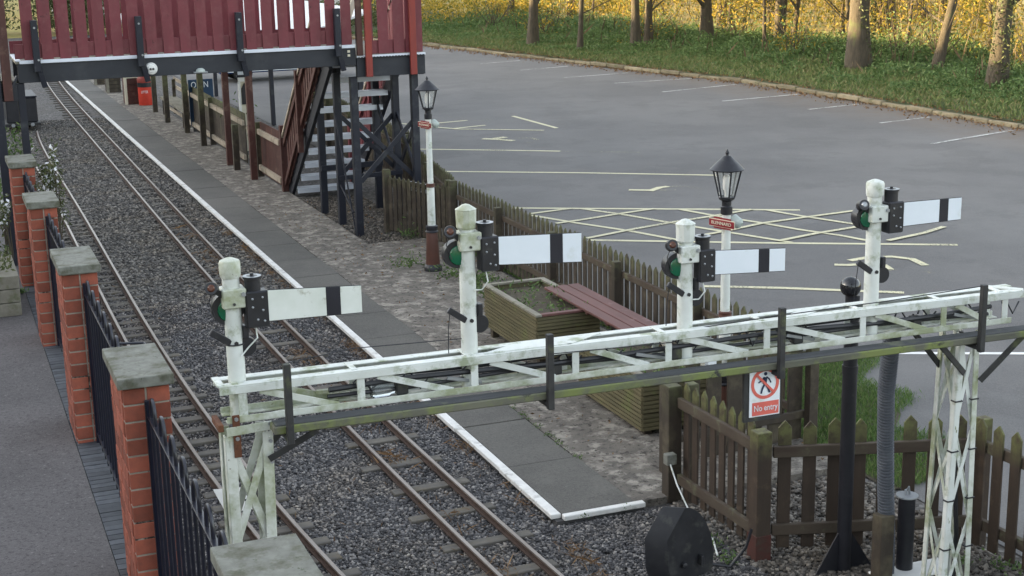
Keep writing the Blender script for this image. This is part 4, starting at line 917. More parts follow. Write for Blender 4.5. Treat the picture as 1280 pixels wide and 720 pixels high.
# ------------------------------------------------------------------ planters and bench
def planter(name, x0, x1, y0, y1, z0, z1, label):
    th = thing(name, label, 'planter', ((x0+x1)/2, (y0+y1)/2, .05), 'timber planters joined by a bench')
    nb = 3; hb = (z1-z0)/nb
    for k in range(nb):
        t = MB(); za, zb = z0+k*hb+.004, z0+(k+1)*hb-.004; o = .003*(k % 2)
        for gk in range(4):   # ribbed decking face
            ga, gb = za+(zb-za)*gk/4+.006, za+(zb-za)*(gk+1)/4-.006
            t.box((x0-.012-o, y0, ga), (x0+.0, y1, gb)); t.box((x0, y0-.012-o, ga), (x1, y0, gb))
        t.box((x0+.0, y0+.0, za), (x0+.03, y1, zb)); t.box((x1-.03, y0, za), (x1, y1, zb)); t.box((x0+.03, y0, za), (x1-.03, y0+.03, zb)); t.box((x0+.03, y1-.03, za), (x1-.03, y1, zb))
        t.build('side_board', M['planter'], th)
    t = MB(); t.box((x0-.02, y0-.02, z1), (x0+.05, y1+.02, z1+.025)); t.box((x1-.05, y0-.02, z1), (x1+.02, y1+.02, z1+.025)); t.box((x0+.05, y1-.05, z1), (x1-.05, y1+.02, z1+.025))
    t.build('rim', M['wood_grey'], th, .003)
    box('front_rim', (x0+.052, y0-.02, z1), (x1-.052, y0+.05, z1+.026), M['bench_red'], th)
    box('soil', (x0+.03, y0+.03, z1-.1), (x1-.03, y1-.03, z1-.05), M['soil'], th, 0)
    for px in (x0+.04, x1-.12):
        for py in (y0+.04, y1-.12): box('leg', (px, py, .045), (px+.08, py+.08, z0+.01), M['wood_dark'], th)
    return th
pl = planter('planter', 5.70, 6.42, 13.85, 15.40, .17, .64, 'olive timber planter with sparse green plants at the far end of the maroon bench')
n = 260; P = np.stack([NP.uniform(5.78, 6.35, n), NP.uniform(13.95, 15.3, n), .6+np.abs(NP.normal(0, .05, n))], 1); P[:, 0] += .1*np.sin(P[:, 1]*6); P[:, 0] = np.clip(P[:, 0], 5.76, 6.34)
leaves('foliage', P, .028, M['leaf_g'], pl)
pl = planter('planter', 5.78, 6.48, 11.55, 12.95, .09, .60, 'second timber planter partly hidden beneath the gantry, near end of the bench')
n = 300; P = np.stack([NP.uniform(5.86, 6.4, n), NP.uniform(11.65, 12.85, n), .56+np.abs(NP.normal(0, .04, n))], 1); leaves('foliage', P, .025, M['leaf_g'], pl)
th = thing('bench_seat', 'maroon slatted bench seat resting between the two timber planters', 'bench', (6.5, 14.0, .64))
for k in range(3):
    x_ = 6.20+k*.145+.0; box('slat', (x_, 12.75, .667), (x_+.13, 14.85, .695), M['bench_red'], th, .005)
for y_ in (13.2, 13.7): box('batten', (6.21, y_, .64), (6.6, y_+.06, .667), M['brownred'], th)

# ------------------------------------------------------------------ footbridge
fb = thing('footbridge', 'maroon railed wooden footbridge with open stairs crossing the tracks', 'footbridge', (4.2, 22.3, 0))
BY0, BY1 = 21.7, 22.9
for y_ in (BY0, BY1-.08): box('deck_beam', (1.22, y_, 2.645), (6.06, y_+.08, 2.905), M['beam'], fb)
box('deck', (1.2, BY0+.001, 2.906), (6.05, BY1, 2.94), M['wood_grey'], fb)
box('deck_nosing', (1.25, BY0-.03, 2.907), (6.05, BY0-.001, 2.955), M['strip'], fb)
box('deck_nosing', (6.07, BY0-.03, 2.755), (7.15, BY0-.001, 2.79), M['strip'], fb)
box('end_nosing', (1.2, BY0, 2.941), (1.27, BY1, 2.96), M['strip'], fb)
def balust(x0, x1, y, zb, zt, w, pitch, off=0.0, plinth=.17):
    box('plinth_board', (x0, y, zb+.02), (x1, y+.022, zb+plinth), M['redpick'], fb); box('top_rail', (x0, y-.02, zt-.02), (x1, y+.06, zt+.03), M['redpick'], fb)
    x = x0+off
    while x < x1-.02:
        box('picket', (max(x, x0), y-.024, zb+.0), (min(x+w, x1), y-.002, zt-.022), M['redpick'], fb, .002); x += pitch
balust(1.2, 6.02, BY0+.03, 2.955, 3.95, .152, .2385, .125, .22)
balust(1.2, 6.02, BY1-.06, 2.955, 3.95, .152, .2385, .185, .2)
for x_ in (1.48, 2.89, 4.31, 5.77):
    box('outrigger', (x_-.045, BY0-.13, 2.80), (x_+.045, BY0-.032, 3.50), M['navy'], fb)
    MB().bar((x_+.0, BY0-.09, 2.95), (x_+.08, BY0-.05, 2.58), .075, .05).build('outrigger_brace', M['navy'], fb, .003)
    MB().lathe((x_, BY0-.13, 3.4), [(.015, 0), (.015, -.01)], 8, (0, 1, 0)).build('bolt', M['steel'], fb)
    MB().lathe((x_+.02, BY0-.132, 2.96), [(.015, 0), (.015, -.01)], 8, (0, 1, 0)).build('bolt', M['steel'], fb)
for z_ in (2.78, 2.84): MB().box((5.93, BY0-.012, z_), (5.97, BY0, z_+.035)).build('bolt_plate', M['cream'], fb)
# landing
box('landing_beam', (6.07, BY0, 2.465), (7.15, BY0+.08, 2.752), M['beam'], fb); box('landing_beam', (7.07, BY0+.081, 2.45), (7.15, 24.0, 2.75), M['beam'], fb)
box('landing_beam', (6.07, 22.95, 2.40), (6.15, 24.0, 2.70), M['beam'], fb)
box('landing_deck', (6.06, BY0+.001, 2.753), (7.15, 24.0, 2.79), M['wood_grey'], fb)
for k in range(22): box('deck_board', (6.08+k*.0485, BY0-.045, 2.748), (6.11+k*.0485, BY0-.031, 2.765), M['beam'], fb, 0)
x_ = 6.35
for x_ in (6.42, 6.60, 6.71, 6.98):
    pass
def balustL(y, xs): 
    for a, b in xs: box('picket', (a, y-.024, 2.80), (b, y-.002, 3.75), M['redpick'], fb, .002)
box('plinth_board', (6.33, BY0+.03, 2.8), (7.12, BY0+.052, 3.0), M['redpick'], fb)
balustL(BY0+.03, [(6.26, 6.34), (6.42, 6.58), (6.66, 6.83), (6.85, 6.96), (7.02, 7.12)])
box('top_rail', (6.1, BY0+.0, 3.75), (7.15, BY0+.07, 3.8), M['redpick'], fb)
y = BY0+.15
while y < 23.9: box('picket', (7.11, y, 2.8), (7.13, y+.14, 3.75), M['redpick'], fb, .002); y += .17
box('top_rail', (7.08, BY0+.08, 3.751), (7.15, 24.0, 3.8), M['redpick'], fb)
MB().bar((6.4, 23.9, 2.8), (6.75, 23.85, 3.7), .05, .09).build('handrail', M['cream'], fb)
box('newel', (6.07, BY0-.06, 2.79), (6.16, BY0-.001, 3.85), M['brownred'], fb); 
for x_ in (6.24, 6.94): box('newel', (x_-.05, BY0-.10, 2.47), (x_+.05, BY0-.046, 3.85), M['redpost'], fb)
for x_ in (6.04, 7.0):
    for y_ in (21.79, 22.80, 23.92):
        box('post', (x_-.06, y_-.02, 0), (x_+.05, y_+.09, 2.46 if y_ < 22 else 2.44), M['navy'], fb)
for y_ in (21.85, 22.87):
    MB().bar((6.1, y_, .85), (6.98, y_, 1.75), .03, .07).build('cross_brace', M['navy'], fb, .003); MB().bar((6.1, y_+.04, 1.75), (6.98, y_+.04, .85), .03, .07).build('cross_brace', M['navy'], fb, .003)
MB().bar((7.0, 21.85, .9), (7.0, 22.85, 1.8), .03, .07).build('cross_brace', M['navy'], fb, .003); MB().bar((7.04, 21.85, 1.8), (7.04, 22.85, .9), .03, .07).build('cross_brace', M['navy'], fb, .003)
MB().bar((7.0, 22.95, .9), (7.0, 23.9, 1.8), .03, .07).build('cross_brace', M['navy'], fb, .003)
MB().bar((5.98, 23.85, .78), (7.05, 23.85, .80), .04, .09).build('tie_beam', M['navy'], fb, .003)
MB().bar((6.0, 22.75, .78), (7.05, 22.75, .8), .04, .07).build('tie_beam', M['navy'], fb, .003)
MB().bar((6.0, 21.9, .0), (5.98, 22.85, 1.9), .02, .03).build('tie_rod', M['navy'], fb, .003); MB().bar((6.02, 23.0, .75), (6.0, 22.0, .35), .02, .03).build('tie_rod', M['navy'], fb, .003)
# stairs going down away from the camera
SY0, SY1, SZ1 = 22.95, 26.1, 2.72
def sz(y): return SZ1*(SY1-y)/(SY1-SY0)
for x_ in (5.97, 7.13): MB().bar((x_, SY0, sz(SY0)-.12), (x_, SY1, sz(SY1)+.06), .06, .26).build('stringer', M['navy'] if x_ > 6.5 else M['beam'], fb, .004)
nt_ = 10
for k in range(nt_):
    z_ = SZ1*(k+.6)/nt_-.05; y_ = SY1-(SY1-SY0)*(k+.6)/nt_
    box('tread', (6.01, y_-.15, z_-.02), (7.09, y_+.15, z_+.025), M['tread'], fb); box('tread_nosing', (6.01, y_-.18, z_-.05), (7.09, y_-.151, z_+.035), M['strip'], fb)
def stairbal(x_, mt):
    y = SY0+.25
    while y < SY1-.1:
        MB().prism([(x_, y, sz(y)+.08), (x_, y+.105, sz(y+.105)+.08), (x_, y+.105, sz(y+.105)+1.0), (x_, y, sz(y)+1.0)], (.022, 0, 0)).build('stair_picket', mt, fb); y += .165
    MB().bar((x_-.02, SY0+.2, sz(SY0+.2)+1.03), (x_-.02, SY1, sz(SY1)+1.05), .08, .05).build('stair_handrail', M['pale_rail'], fb, .003)
    MB().bar((x_-.03, SY0+.2, sz(SY0+.2)+.9), (x_-.03, SY1, sz(SY1)+.9), .03, .09).build('stair_rail', mt, fb, .003)
    MB().bar((x_-.03, SY0+.2, sz(SY0+.2)+.2), (x_-.03, SY1, sz(SY1)+.2), .03, .09).build('stair_rail', mt, fb, .003)
    box('newel', (x_-.08, SY1-.02, 0), (x_+.03, SY1+.09, 1.25), mt, fb); box('newel', (x_-.09, 24.65, .95), (x_+.0, 24.75, 2.35), mt, fb)
stairbal(5.9, M['brownred']); stairbal(7.17, M['redpick'])
# left abutment
for x_, y_ in ((1.19, 21.72), (1.25, 22.78)): box('post', (x_, y_, 0), (x_+.10, y_+.1, 2.64), M['navy'], fb)
box('landing_beam', (.1, 21.7, 2.4), (1.19, 21.78, 2.65), M['beam'], fb); box('landing_deck', (.1, 21.701, 2.651), (1.19, 22.9, 2.69), M['wood_grey'], fb)
box('newel', (1.0, 21.55, 2.42), (1.12, 21.69, 3.95), M['brownred'], fb); box('newel', (.86, 21.6, 0), (.98, 21.72, 3.9), M['navy'], fb)
for k in range(4): box('picket', (.15+k*.2, 21.75, 2.75), (.31+k*.2, 21.77, 3.7), M['redpick'], fb)
MB().bar((1.2, 21.66, 2.75), (1.04, 21.62, 2.45), .04, .03).build('knee_strap', M['navy'], fb)
# bulkhead lamp on beam and small floodlight
th = thing('round_lamp', 'white round lamp with dark centre mounted under the footbridge beam', 'bulkhead lamp', (3.03, 21.6, 2.75))
MB().lathe((3.03, 21.69, 2.755), [(.088, 0), (.088, -.03), (.075, -.05), (.055, -.052), (.05, -.07), (.02, -.075)], 24, (0, 1, 0)).build('lamp_body', M['paintcap'], th, smooth=True)
MB().lathe((3.01, 21.605, 2.755), [(.016, 0), (.016, -.006)], 10, (0, 1, 0)).build('lamp_eye', M['black'], th); MB().lathe((3.05, 21.605, 2.755), [(.016, 0), (.016, -.006)], 10, (0, 1, 0)).build('lamp_eye', M['black'], th)
th = thing('floodlight', 'small clear floodlight clipped to the lower edge of the footbridge beam', 'floodlight', (3.7, 21.65, 2.68))
box('housing', (3.62, 21.6, 2.66), (3.82, 21.69, 2.68), M['steel'], th); MB().lathe((3.72, 21.64, 2.68), [(.07, 0), (.06, .03), (.03, .05)], 14).build('lens', M['greylamp'], th, smooth=True)

# ------------------------------------------------------------------ platform shelter beyond the bridge
sh = thing('platform_shelter', 'row of dark timber posts carrying a white roof beyond the footbridge', 'shelter', (5.6, 34, 0))
for x_, y_, mt in ((5.62, 40.0, 'wood_dark'), (5.56, 37.57, 'wood_dark'), (5.66, 35.29, 'wood_dark'), (5.62, 32.89, 'wood_dark'), (5.59, 29.79, 'brownred'), (5.65, 27.75, 'brownred'), (5.34, 42.5, 'wood_dark')):
    box('post', (x_-.06, y_-.06, .05), (x_+.06, y_+.06, 2.1), M[mt], sh)
box('post', (5.53, 29.03, .05), (5.65, 29.15, .95), M['wood_dark'], sh)
box('wall_plate', (5.54, 27.6, 2.1), (5.66, 43, 2.22), M['navy'], sh)
t = MB(); t.prism([(5.2, 27.4, 2.36), (8.0, 27.4, 3.1), (8.0, 27.4, 3.14), (5.2, 27.4, 2.4)], (0, 16.6, 0)); t.build('roof_sheet', M['roofwhite'], sh)
t = MB()
for y_ in (28.5, 33.5, 38.5, 43): t.bar((5.3, y_, 2.3), (8.0, y_, 3.02), .06, .08)
t.build('rafters', M['navy'], sh)
box('gutter', (5.14, 27.4, 2.27), (5.2, 44, 2.35), M['black'], sh)
for y_ in (28, 36, 43.5): box('rear_post', (7.85, y_, 0), (7.95, y_+.1, 3.0), M['navy'], sh)
# panelled fence behind the shelter posts
def panel_fence(y0, y1, label):
    th = thing('boarded_fence', label, 'fence', (5.82, (y0+y1)/2, .05), 'boarded fences behind the shelter posts')
    y = y0
    while y < y1-.05: box('board', (5.86, y, .12), (5.88, y+.1, 1.12), M['brownred'] if y < 28 else M['wood_dark'], th, .002); y += .112
    for z_ in (.24, .93): box('rail', (5.80, y0, z_-.05), (5.855, y1, z_+.05), M['pale_rail'], th)
    box('post', (5.78, y1, .04), (5.9, y1+.1, 1.1), M['wood_dark'], th); return th
panel_fence(26.2, 28.0, 'boarded fence panel right beside the foot of the stairs'); panel_fence(29.4, 32.9, 'boarded fence panel behind the second and third shelter posts'); panel_fence(33.0, 36.2, 'boarded fence panel farther along, by the blue OPEN board')
th = thing('wicket_gate', 'small braced wicket gate with pale rails between two fence panels', 'gate', (5.8, 28.6, .05))
for k in range(9): box('board', (5.86, 28.12+k*.105, .15), (5.88, 28.21+k*.105, 1.0), M['brownred'], th)
for z_ in (.3, .9, .75): box('rail', (5.82, 28.1, z_-.035), (5.855, 29.05, z_+.035), M['wood_grey'], th)
MB().bar((5.81, 28.15, .3), (5.81, 29.0, .9), .03, .07).build('brace', M['pale_rail'], th)
for y_ in (37.0, 40.0):
    pass
# grey bench behind posts
th = thing('timber_bench', 'weathered grey timber bench behind the shelter posts', 'bench', (6.0, 37.5, .05))
box('seat', (5.7, 36.0, .44), (6.1, 39.6, .5), M['wood_grey'], th)
for y_ in (36.2, 39.3):
    box('leg', (5.72, y_, .05), (5.8, y_+.08, .44), M['wood_dark'], th); box('leg', (6.0, y_, .05), (6.08, y_+.08, .95), M['wood_dark'], th)
for z_ in (.7, .9): box('back_slat', (6.08, 36.0, z_), (6.11, 39.6, z_+.09), M['pale_rail'], th)
box('stretcher', (5.85, 36.2, .2), (5.9, 39.4, .26), M['pale_rail'], th)
# OPEN board
th = thing('open_board', 'dark blue standing board with white OPEN lettering behind the fence', 'sign board', (6.05, 35.2, 0))
p0 = AY(235, 100, 35.4); p1 = AY(263, 100, 35.4); pb = AY(250, 140, 35.4)
box('board', (p0[0], 35.4, .2), (p1[0]+.05, 35.44, p0[2]), M['blueboard'], th); box('foot', (p0[0]+.05, 35.38, .0), (p1[0], 35.46, .2), M['blackm'], th)
text_mesh('OPEN', .2, M['signwhite'], 'board_text', th, ((p0[0]+p1[0])/2, 35.395, p0[2]-.13), (1, 0, 0), (0, 0, 1), width=.40)
# white banner
th = thing('hanging_banner', 'white banner with dark marks hanging under the shelter roof', 'banner', (5.6, 34.5, 1.8))
a0 = AY(237, 82, 34.9); a1 = AY(252, 92, 34.9); t = MB(); t.prism([(a0[0], 34.9, a0[2]), (a0[0]+.12, 34.9, a1[2]), (a1[0], 34.9, a1[2]+.03), (a1[0]-.03, 34.9, a0[2]-.05)], (0, .02, 0)); t.build('panel', M['signwhite'], th)
MB().bar(((a0[0]+a1[0])/2-.04, 34.89, a1[2]+.06), ((a0[0]+a1[0])/2+.05, 34.89, a0[2]-.04), .03, .005, (0, 1, 0)).build('dark_mark', M['signblue'], th)
# arched white frame
th = thing('arched_frame', 'white framed panel with a black pointed arch behind the wicket gate', 'arch panel', (6.2, 31.2, 0))
p0 = AY(297, 97, 31.2); p1 = AY(313, 97, 31.2)
for x_ in (p0[0], p1[0]-.05): box('upright', (x_, 31.2, .1), (x_+.05, 31.24, p0[2]), M['paintcap'], th)
box('head', (p0[0], 31.19, p0[2]-.09), (p1[0], 31.24, p0[2]), M['paintcap'], th); box('hood', (p0[0]-.02, 31.18, p0[2]+.001), (p1[0]+.02, 31.25, p0[2]+.05), M['navy'], th)
w_ = (p1[0]-p0[0]); cx2 = (p0[0]+p1[0])/2; zt2 = p0[2]-.12
MB().prism([(cx2-w_*.25, 31.21, zt2-.45), (cx2+w_*.25, 31.21, zt2-.45), (cx2+w_*.25, 31.21, zt2-.12), (cx2, 31.21, zt2), (cx2-w_*.25, 31.21, zt2-.12)], (0, .03, 0)).build('arch', M['black'], th)
box('infill', (p0[0]+.05, 31.242, .1), (p1[0]-.05, 31.25, p0[2]-.09), M['cream'], th)
o = leaves('shrub', np.stack([cx2+NP.normal(0, .15, 300), 31.6+NP.normal(0, .15, 300), np.abs(NP.normal(.5, .3, 300))], 1), .05, M['leaf_g']); tag(o, 'small green shrub growing behind the white arched frame', 'shrub')
# red bin
bx, by = 5.62, 41.9
th = thing('litter_bin', 'red round litter bin with black band standing on the far platform', 'litter bin', (bx, by, .05), None)
b0 = AY(183, 131, by); bx = b0[0]; zt_ = AY(183, 97, by)[2]
R_ = .2
MB().lathe((bx, by, .05), [(R_*.95, 0), (R_, .02), (R_, .5)], 20).build('body', M['red_bin'], th, smooth=True)
MB().lathe((bx, by, .55), [(R_*1.03, 0), (R_*1.03, .12)], 20).build('band', M['black'], th, smooth=True)
MB().lathe((bx, by, .67), [(R_*1.0, 0), (R_*1.02, .1), (R_*.8, .18), (R_*.3, .21)], 20).build('lid', M['redpost'], th, smooth=True)
text_mesh('LITTER', .1, M['signwhite'], 'bin_text', th, (bx-.05, by-R_-.01, .42), (1, 0, 0), (0, 0, 1), width=.18)
# far planters and boxes
def plainbox(nm, label, px0, px1, pyt, pyb, Y, mt, rim, dep=.6):
    a = AY(px0, pyb, Y); b_ = AY(px1, pyb, Y); zt = AY(px0, pyt, Y)[2]; z0 = .05; zt = max(zt-a[2]+z0, .3)
    th = thing(nm, label, 'box planter', ((a[0]+b_[0])/2, Y+dep/2, z0), 'box planters along the far platform')
    nbd = 4
    for k in range(nbd): box('side_board', (a[0], Y, z0+(zt-z0)*k/nbd+.003), (b_[0], Y+dep, z0+(zt-z0)*(k+1)/nbd-.003), M[mt], th, .006)
    t = MB(); t.box((a[0]-.02, Y-.02, zt), (b_[0]+.02, Y+dep+.02, zt+.05)); t.build('rim', M[rim], th, .004)
    box('corner_post', (a[0]-.025, Y-.025, z0), (a[0]+.05, Y+.03, zt-.002), M[rim], th)
    P_ = np.stack([NP.uniform(a[0]+.05, b_[0]-.05, 120), NP.uniform(Y+.05, Y+dep-.05, 120), zt+.05+np.abs(NP.normal(0, .05, 120))], 1); leaves('foliage', P_, .05, M['leaf_g'], th); return th
plainbox('box_planter', 'dark box planter with cream rim left of the red litter bin', 158, 174, 97, 130, 42.2, 'brownred', 'cream')
plainbox('box_planter', 'green-cornered dark box planter, second left of the red bin', 135, 152, 97, 117, 45.8, 'wood_dark', 'leafwood' if 'leafwood' in M else 'wood_grey')
plainbox('box_planter', 'low dark trough, farthest left of the boxes on the platform', 120, 133, 102, 111, 48.5, 'wood_dark', 'wood_grey', .4)
o = leaves('shrub', np.stack([NP.normal(5.6, .5, 900), NP.normal(52, .4, 900), np.abs(NP.normal(.3, .2, 900))], 1), .06, M['leaf_d']); tag(o, 'dark low bush at the far end of the platform under the bridge', 'shrub')

# ------------------------------------------------------------------ black wagon / small engine on the left track
th = thing('miniature_engine', 'black miniature engine tender with silver domes standing on the left track', 'miniature train', (2.15, 38.0, .07))
box('body', (1.78, 38.0, .22), (2.5, 39.6, .82), M['black'], th, .02); box('footplate', (1.72, 37.85, .16), (2.55, 39.7, .22), M['blackm'], th)
box('lid', (1.76, 37.98, .821), (2.52, 39.62, .86), M['navy'], th, .01)
for y_ in (38.3, 39.2):
    for x_ in (1.9, 2.28): MB().lathe((x_, y_, .17), [(.1, 0), (.11, .01), (.11, .05)], 16, (1, 0, 0)).build('wheel', M['blackm'], th, smooth=True)
MB().lathe((1.98, 38.2, .86), [(.05, 0), (.06, .05), (.035, .09), (.04, .12), (.01, .15)], 14).build('dome', M['steel'], th, smooth=True)
MB().lathe((1.86, 38.15, .86), [(.05, 0), (.05, .03), (.02, .05)], 12).build('filler_cap', M['steel'], th, smooth=True); MB().lathe((2.2, 38.2, .86), [(.04, 0), (.05, .03), (.02, .05)], 12).build('filler_cap', M['steel'], th, smooth=True)
for x_ in (1.9, 2.35): MB().lathe((x_, 37.85, .19), [(.03, 0), (.04, -.08), (.045, -.09)], 12, (0, 1, 0)).build('buffer', M['steel'], th, smooth=True)
# shrubs and flowers on the left
def shrub(x, y, z, r, h, n, mt, label, fl=0, nm='shrub', sz_=.04):
    th = thing(nm, label, 'shrub', (x, y, 0))
    c = NP.normal(0, 1, (14, 3))*np.array([r*.6, r*.6, h*.35]); idx = NP.integers(0, 14, n)
    P = c[idx]+NP.normal(0, 1, (n, 3))*np.array([r*.3, r*.3, h*.22])+np.array([x, y, z]); P[:, 2] = np.clip(P[:, 2], .1, 9)
    leaves('foliage', P, sz_, mt, th)
    t = MB()
    for k in range(7): q = c[k]+np.array([x, y, z]); t.tube([(x, y, .02), tuple(((np.array([x, y, .1])+q)/2+NP.normal(0, .03, 3))), tuple(q)], [.014, .01, .004], 6)
    t.build('stems', M['bark'], th)
    if fl:
        i2 = NP.integers(0, 14, fl); P = c[i2]*.9+NP.normal(0, 1, (fl, 3))*np.array([r*.2, r*.2, h*.15])+np.array([x, y, z+.04])
        leaves('flowers', P, sz_*1.1, M['flower'], th, kind='stuff', asp=1)
    return th
shrub(.95, 23.2, 1.0, .35, .8, 1400, M['leaf_g'], 'yellow-green shrub with pale blooms behind the farthest pier', 60)
shrub(1.42, 20.3, 1.35, .13, .55, 900, M['leaf_d'], 'climbing plant with white flower clusters right of the farthest pier', 150, sz_=.03)
shrub(.78, 20.0, 1.1, .08, .3, 200, M['leaf_d'], 'few white flowers left of the farthest brick pier', 40, sz_=.03)
th = thing('wooden_trough', 'grey weathered timber trough at the left edge below the farthest pier', 'planter', (.65, 18.9, .1))
for k in range(3): box('side_board', (.3, 18.6, .1+k*.17), (.82, 19.9, .262+k*.17), M['wood_grey'], th, .006)
P = np.stack([NP.uniform(.35, .78, 200), NP.uniform(18.7, 19.8, 200), .62+np.abs(NP.normal(0, .08, 200))], 1); leaves('foliage', P, .04, M['leaf_d'], th)
weeds('weeds', [(.88, 19.85), (.85, 19.8)], 60, .04, .03, M['leaf_g'], 'green weed tuft at the foot of the farthest brick pier', .1, .03)
# white lineside marker plate near the left leg
th = thing('lineside_plate', 'bright white plate with dark marks beside the left track behind the lattice leg', 'marker plate', (1.95, 10.95, 0))
c0 = [AY(268, 615, 10.9), AY(309, 612, 10.9), AY(316, 636, 10.9), AY(283, 642, 10.9)]
MB().prism([Vector(c0[3]), Vector(c0[2]), Vector(c0[1])+Vector((0, .06, 0)), Vector(c0[0])+Vector((0, .06, 0))], (0, .012, -.004)).build('plate', M['paintcap'], th)
mp = (Vector(c0[1])+Vector(c0[2]))/2
MB().bar(mp+Vector((-.06, .0, -.0)), mp+Vector((-.02, .0, .0)), .012, .01).build('mark', M['black'], th)
box('stake', (1.9, 10.96, 0), (1.94, 11.0, c0[0][2]), M['blackm'], th)

# ------------------------------------------------------------------ parked car beyond the shelter
def car(x0, y0, label):
    th = thing('parked_car', label, 'car', (x0+2, y0+.9, 0))
    side = [(0, .28), (.05, .62), (.35, .78), (1.0, .86), (1.45, 1.3), (2.9, 1.36), (3.7, .95), (4.1, .85), (4.15, .3)]
    MB().prism([(x0+a, y0, z) for a, z in side], (0, 1.7, 0)).build('body', M['blue_car'], th, .06, seg=3)
    MB().prism([(x0+1.15, y0-.006, .92), (x0+1.52, y0-.006, 1.24), (x0+2.1, y0-.006, 1.28), (x0+2.1, y0-.006, .92)], (0, 1.712, 0)).build('window', M['glassdark'], th)
    MB().prism([(x0+2.16, y0-.006, .92), (x0+2.16, y0-.006, 1.28), (x0+2.85, y0-.006, 1.29), (x0+3.5, y0-.006, .95)], (0, 1.712, 0)).build('window', M['glassdark'], th)
    box('trim', (x0+.1, y0-.02, .33), (x0+4.05, y0-.001, .41), M['signwhite'], th)
    for a in (.75, 3.4):
        for yy in (y0-.03, y0+1.53):
            w = MB().lathe((x0+a, yy, .31), [(.2, -.0), (.3, .01), (.31, .03), (.31, .17), (.3, .19), (.2, .2)], 24, (0, 1, 0)).build('wheel', M['tyre'], th, smooth=True)
            MB().lathe((x0+a, yy-.006, .31), [(.18, 0), (.19, .01), (.19, .19)], 16, (0, 1, 0)).build('rim', M['steel'], w, smooth=True)
    box('headlight', (x0+.02, y0+.05, .6), (x0+.1, y0+.35, .72), M['paintcap'], th); box('headlight', (x0+.02, y0+1.35, .6), (x0+.1, y0+1.65, .72), M['paintcap'], th)
car(8.7, 47.2, 'dark blue car parked beyond the fence, seen low under the footbridge beam')
# made-up white building standing in for the bright patch beyond the far hedge
th = thing('white_stand_in', 'made-up long white building standing in for the bright patch beyond the hedge', 'building', (16, 96, 0))
box('wall', (8, 92, 0), (26, 100, 5), M['roofwhite'], th); MB().prism([(7.6, 91.6, 5.0), (7.6, 100.4, 5.0), (7.6, 96, 7)], (18.8, 0, 0)).build('roof', M['roofwhite'], th)
for k in range(5): box('window', (10+k*3.2, 91.95, 1.6), (11.4+k*3.2, 91.99, 3), M['glassdark'], th)

# ------------------------------------------------------------------ trees and undergrowth
def tree(x, y, r, h, lean, label, seed, low=1, crown=1.0, ivy=0, nm='tree', leafn=2600):
    rg = random.Random(seed); rn = np.random.default_rng(seed); z0 = .3
    th = thing(nm, label, 'tree', (x, y, z0), 'trees along the far side of the car park')
    t = MB(); pts = []; n = 9
    for i in range(n+1):
        f = i/n; pts.append(Vector((x+lean[0]*f*h+.12*math.sin(f*5+seed)*r*4, y+lean[1]*f*h+.1*math.cos(f*4+seed)*r*4, z0-.1+f*h)))
    t.tube(pts, [r*(1.35 if i == 0 else 1.0)*(1-.75*i/n) for i in range(n+1)], 12)
    tips = []
    for k in range(16):
        f = rg.uniform(.12 if low else .35, .95); i = min(int(f*n), n-1); p = pts[i].lerp(pts[i+1], f*n-i)
        a = rg.uniform(0, 6.28); L = h*rg.uniform(.16, .34)*(1.1-f*.5)*crown; d = Vector((math.cos(a), math.sin(a), rg.uniform(.15, .8)))
        q = p+d*L*.5+Vector((0, 0, .1*L)); e = p+d*L+Vector((rg.uniform(-.2, .2), rg.uniform(-.2, .2), .25*L))
        t.tube([p, q, e], [r*.32*(1-f*.6), r*.2*(1-f*.6), r*.05], 7); tips += [q, e]
        for j in range(3):
            a2 = a+rg.uniform(-1, 1); e2 = q.lerp(e, rg.random())+Vector((math.cos(a2), math.sin(a2), rg.uniform(-.1, .6)))*L*.45
            t.tube([q.lerp(e, .3*j), e2], [r*.09, r*.03], 5); tips.append(e2)
    t.build('trunk', M['bark'], th, smooth=True)
    T = np.array([tuple(p) for p in tips]); idx = rn.integers(0, len(T), leafn)
    P = T[idx]+rn.normal(0, 1, (leafn, 3))*np.array([.5, .5, .38])*crown*(h/9)
    P[:, 2] = np.maximum(P[:, 2], z0+.1)
    leaves('crown', P, .085, M['leaf_y'], th)
    if ivy:
        a = rn.uniform(0, 6.28, ivy); zz_ = rn.uniform(0, 3.5, ivy); f = zz_/h
        P = np.stack([x+lean[0]*zz_+np.cos(a)*r*1.05, y+lean[1]*zz_+np.sin(a)*r*1.05, z0+zz_], 1); leaves('ivy', P, .06, M['leaf_d'], th)
    return th
TR = [(668, 52, .20, 10, (.0, .02), 'leaning pair-trunk tree farthest left on the verge, dark right side'),
      (725, 58, .10, 8, (.02, 0), 'slim young tree right of the leftmost verge tree'),
      (793, 58, .17, 10, (-.03, 0), 'straight dark trunk, left of a close pair near the middle of the verge'),
      (808, 56, .15, 10, (.02, 0), 'paler trunk, right of the close pair near the middle of the verge'),
      (880, 54, .24, 11, (.01, 0), 'stout tree with broken bark at the middle of the tree line'),
      (955, 60, .07, 7, (0, 0), 'thin pale pole-like tree trunk beside a thicker tree'),
      (974, 59, .17, 10, (.03, .0), 'thicker tree right beside the thin pale trunk'),
      (1078, 82, .33, 13, (.0, 0), 'largest tree with broad upright grey trunk right of centre'),
      (1173, 85, .15, 10, (.22, .0), 'tree with a trunk leaning strongly to the right'),
      (1250, 106, .25, 11, (.0, 0), 'ivy-clad tree nearest the right edge of the photo')]
for i, (px, py, r, h, ln, lb) in enumerate(TR):
    g = G(px, py, .35); tree(g[0], g[1], r, h, ln, lb, 31+i*7, low=1, ivy=900 if i in (7, 9) else 0)
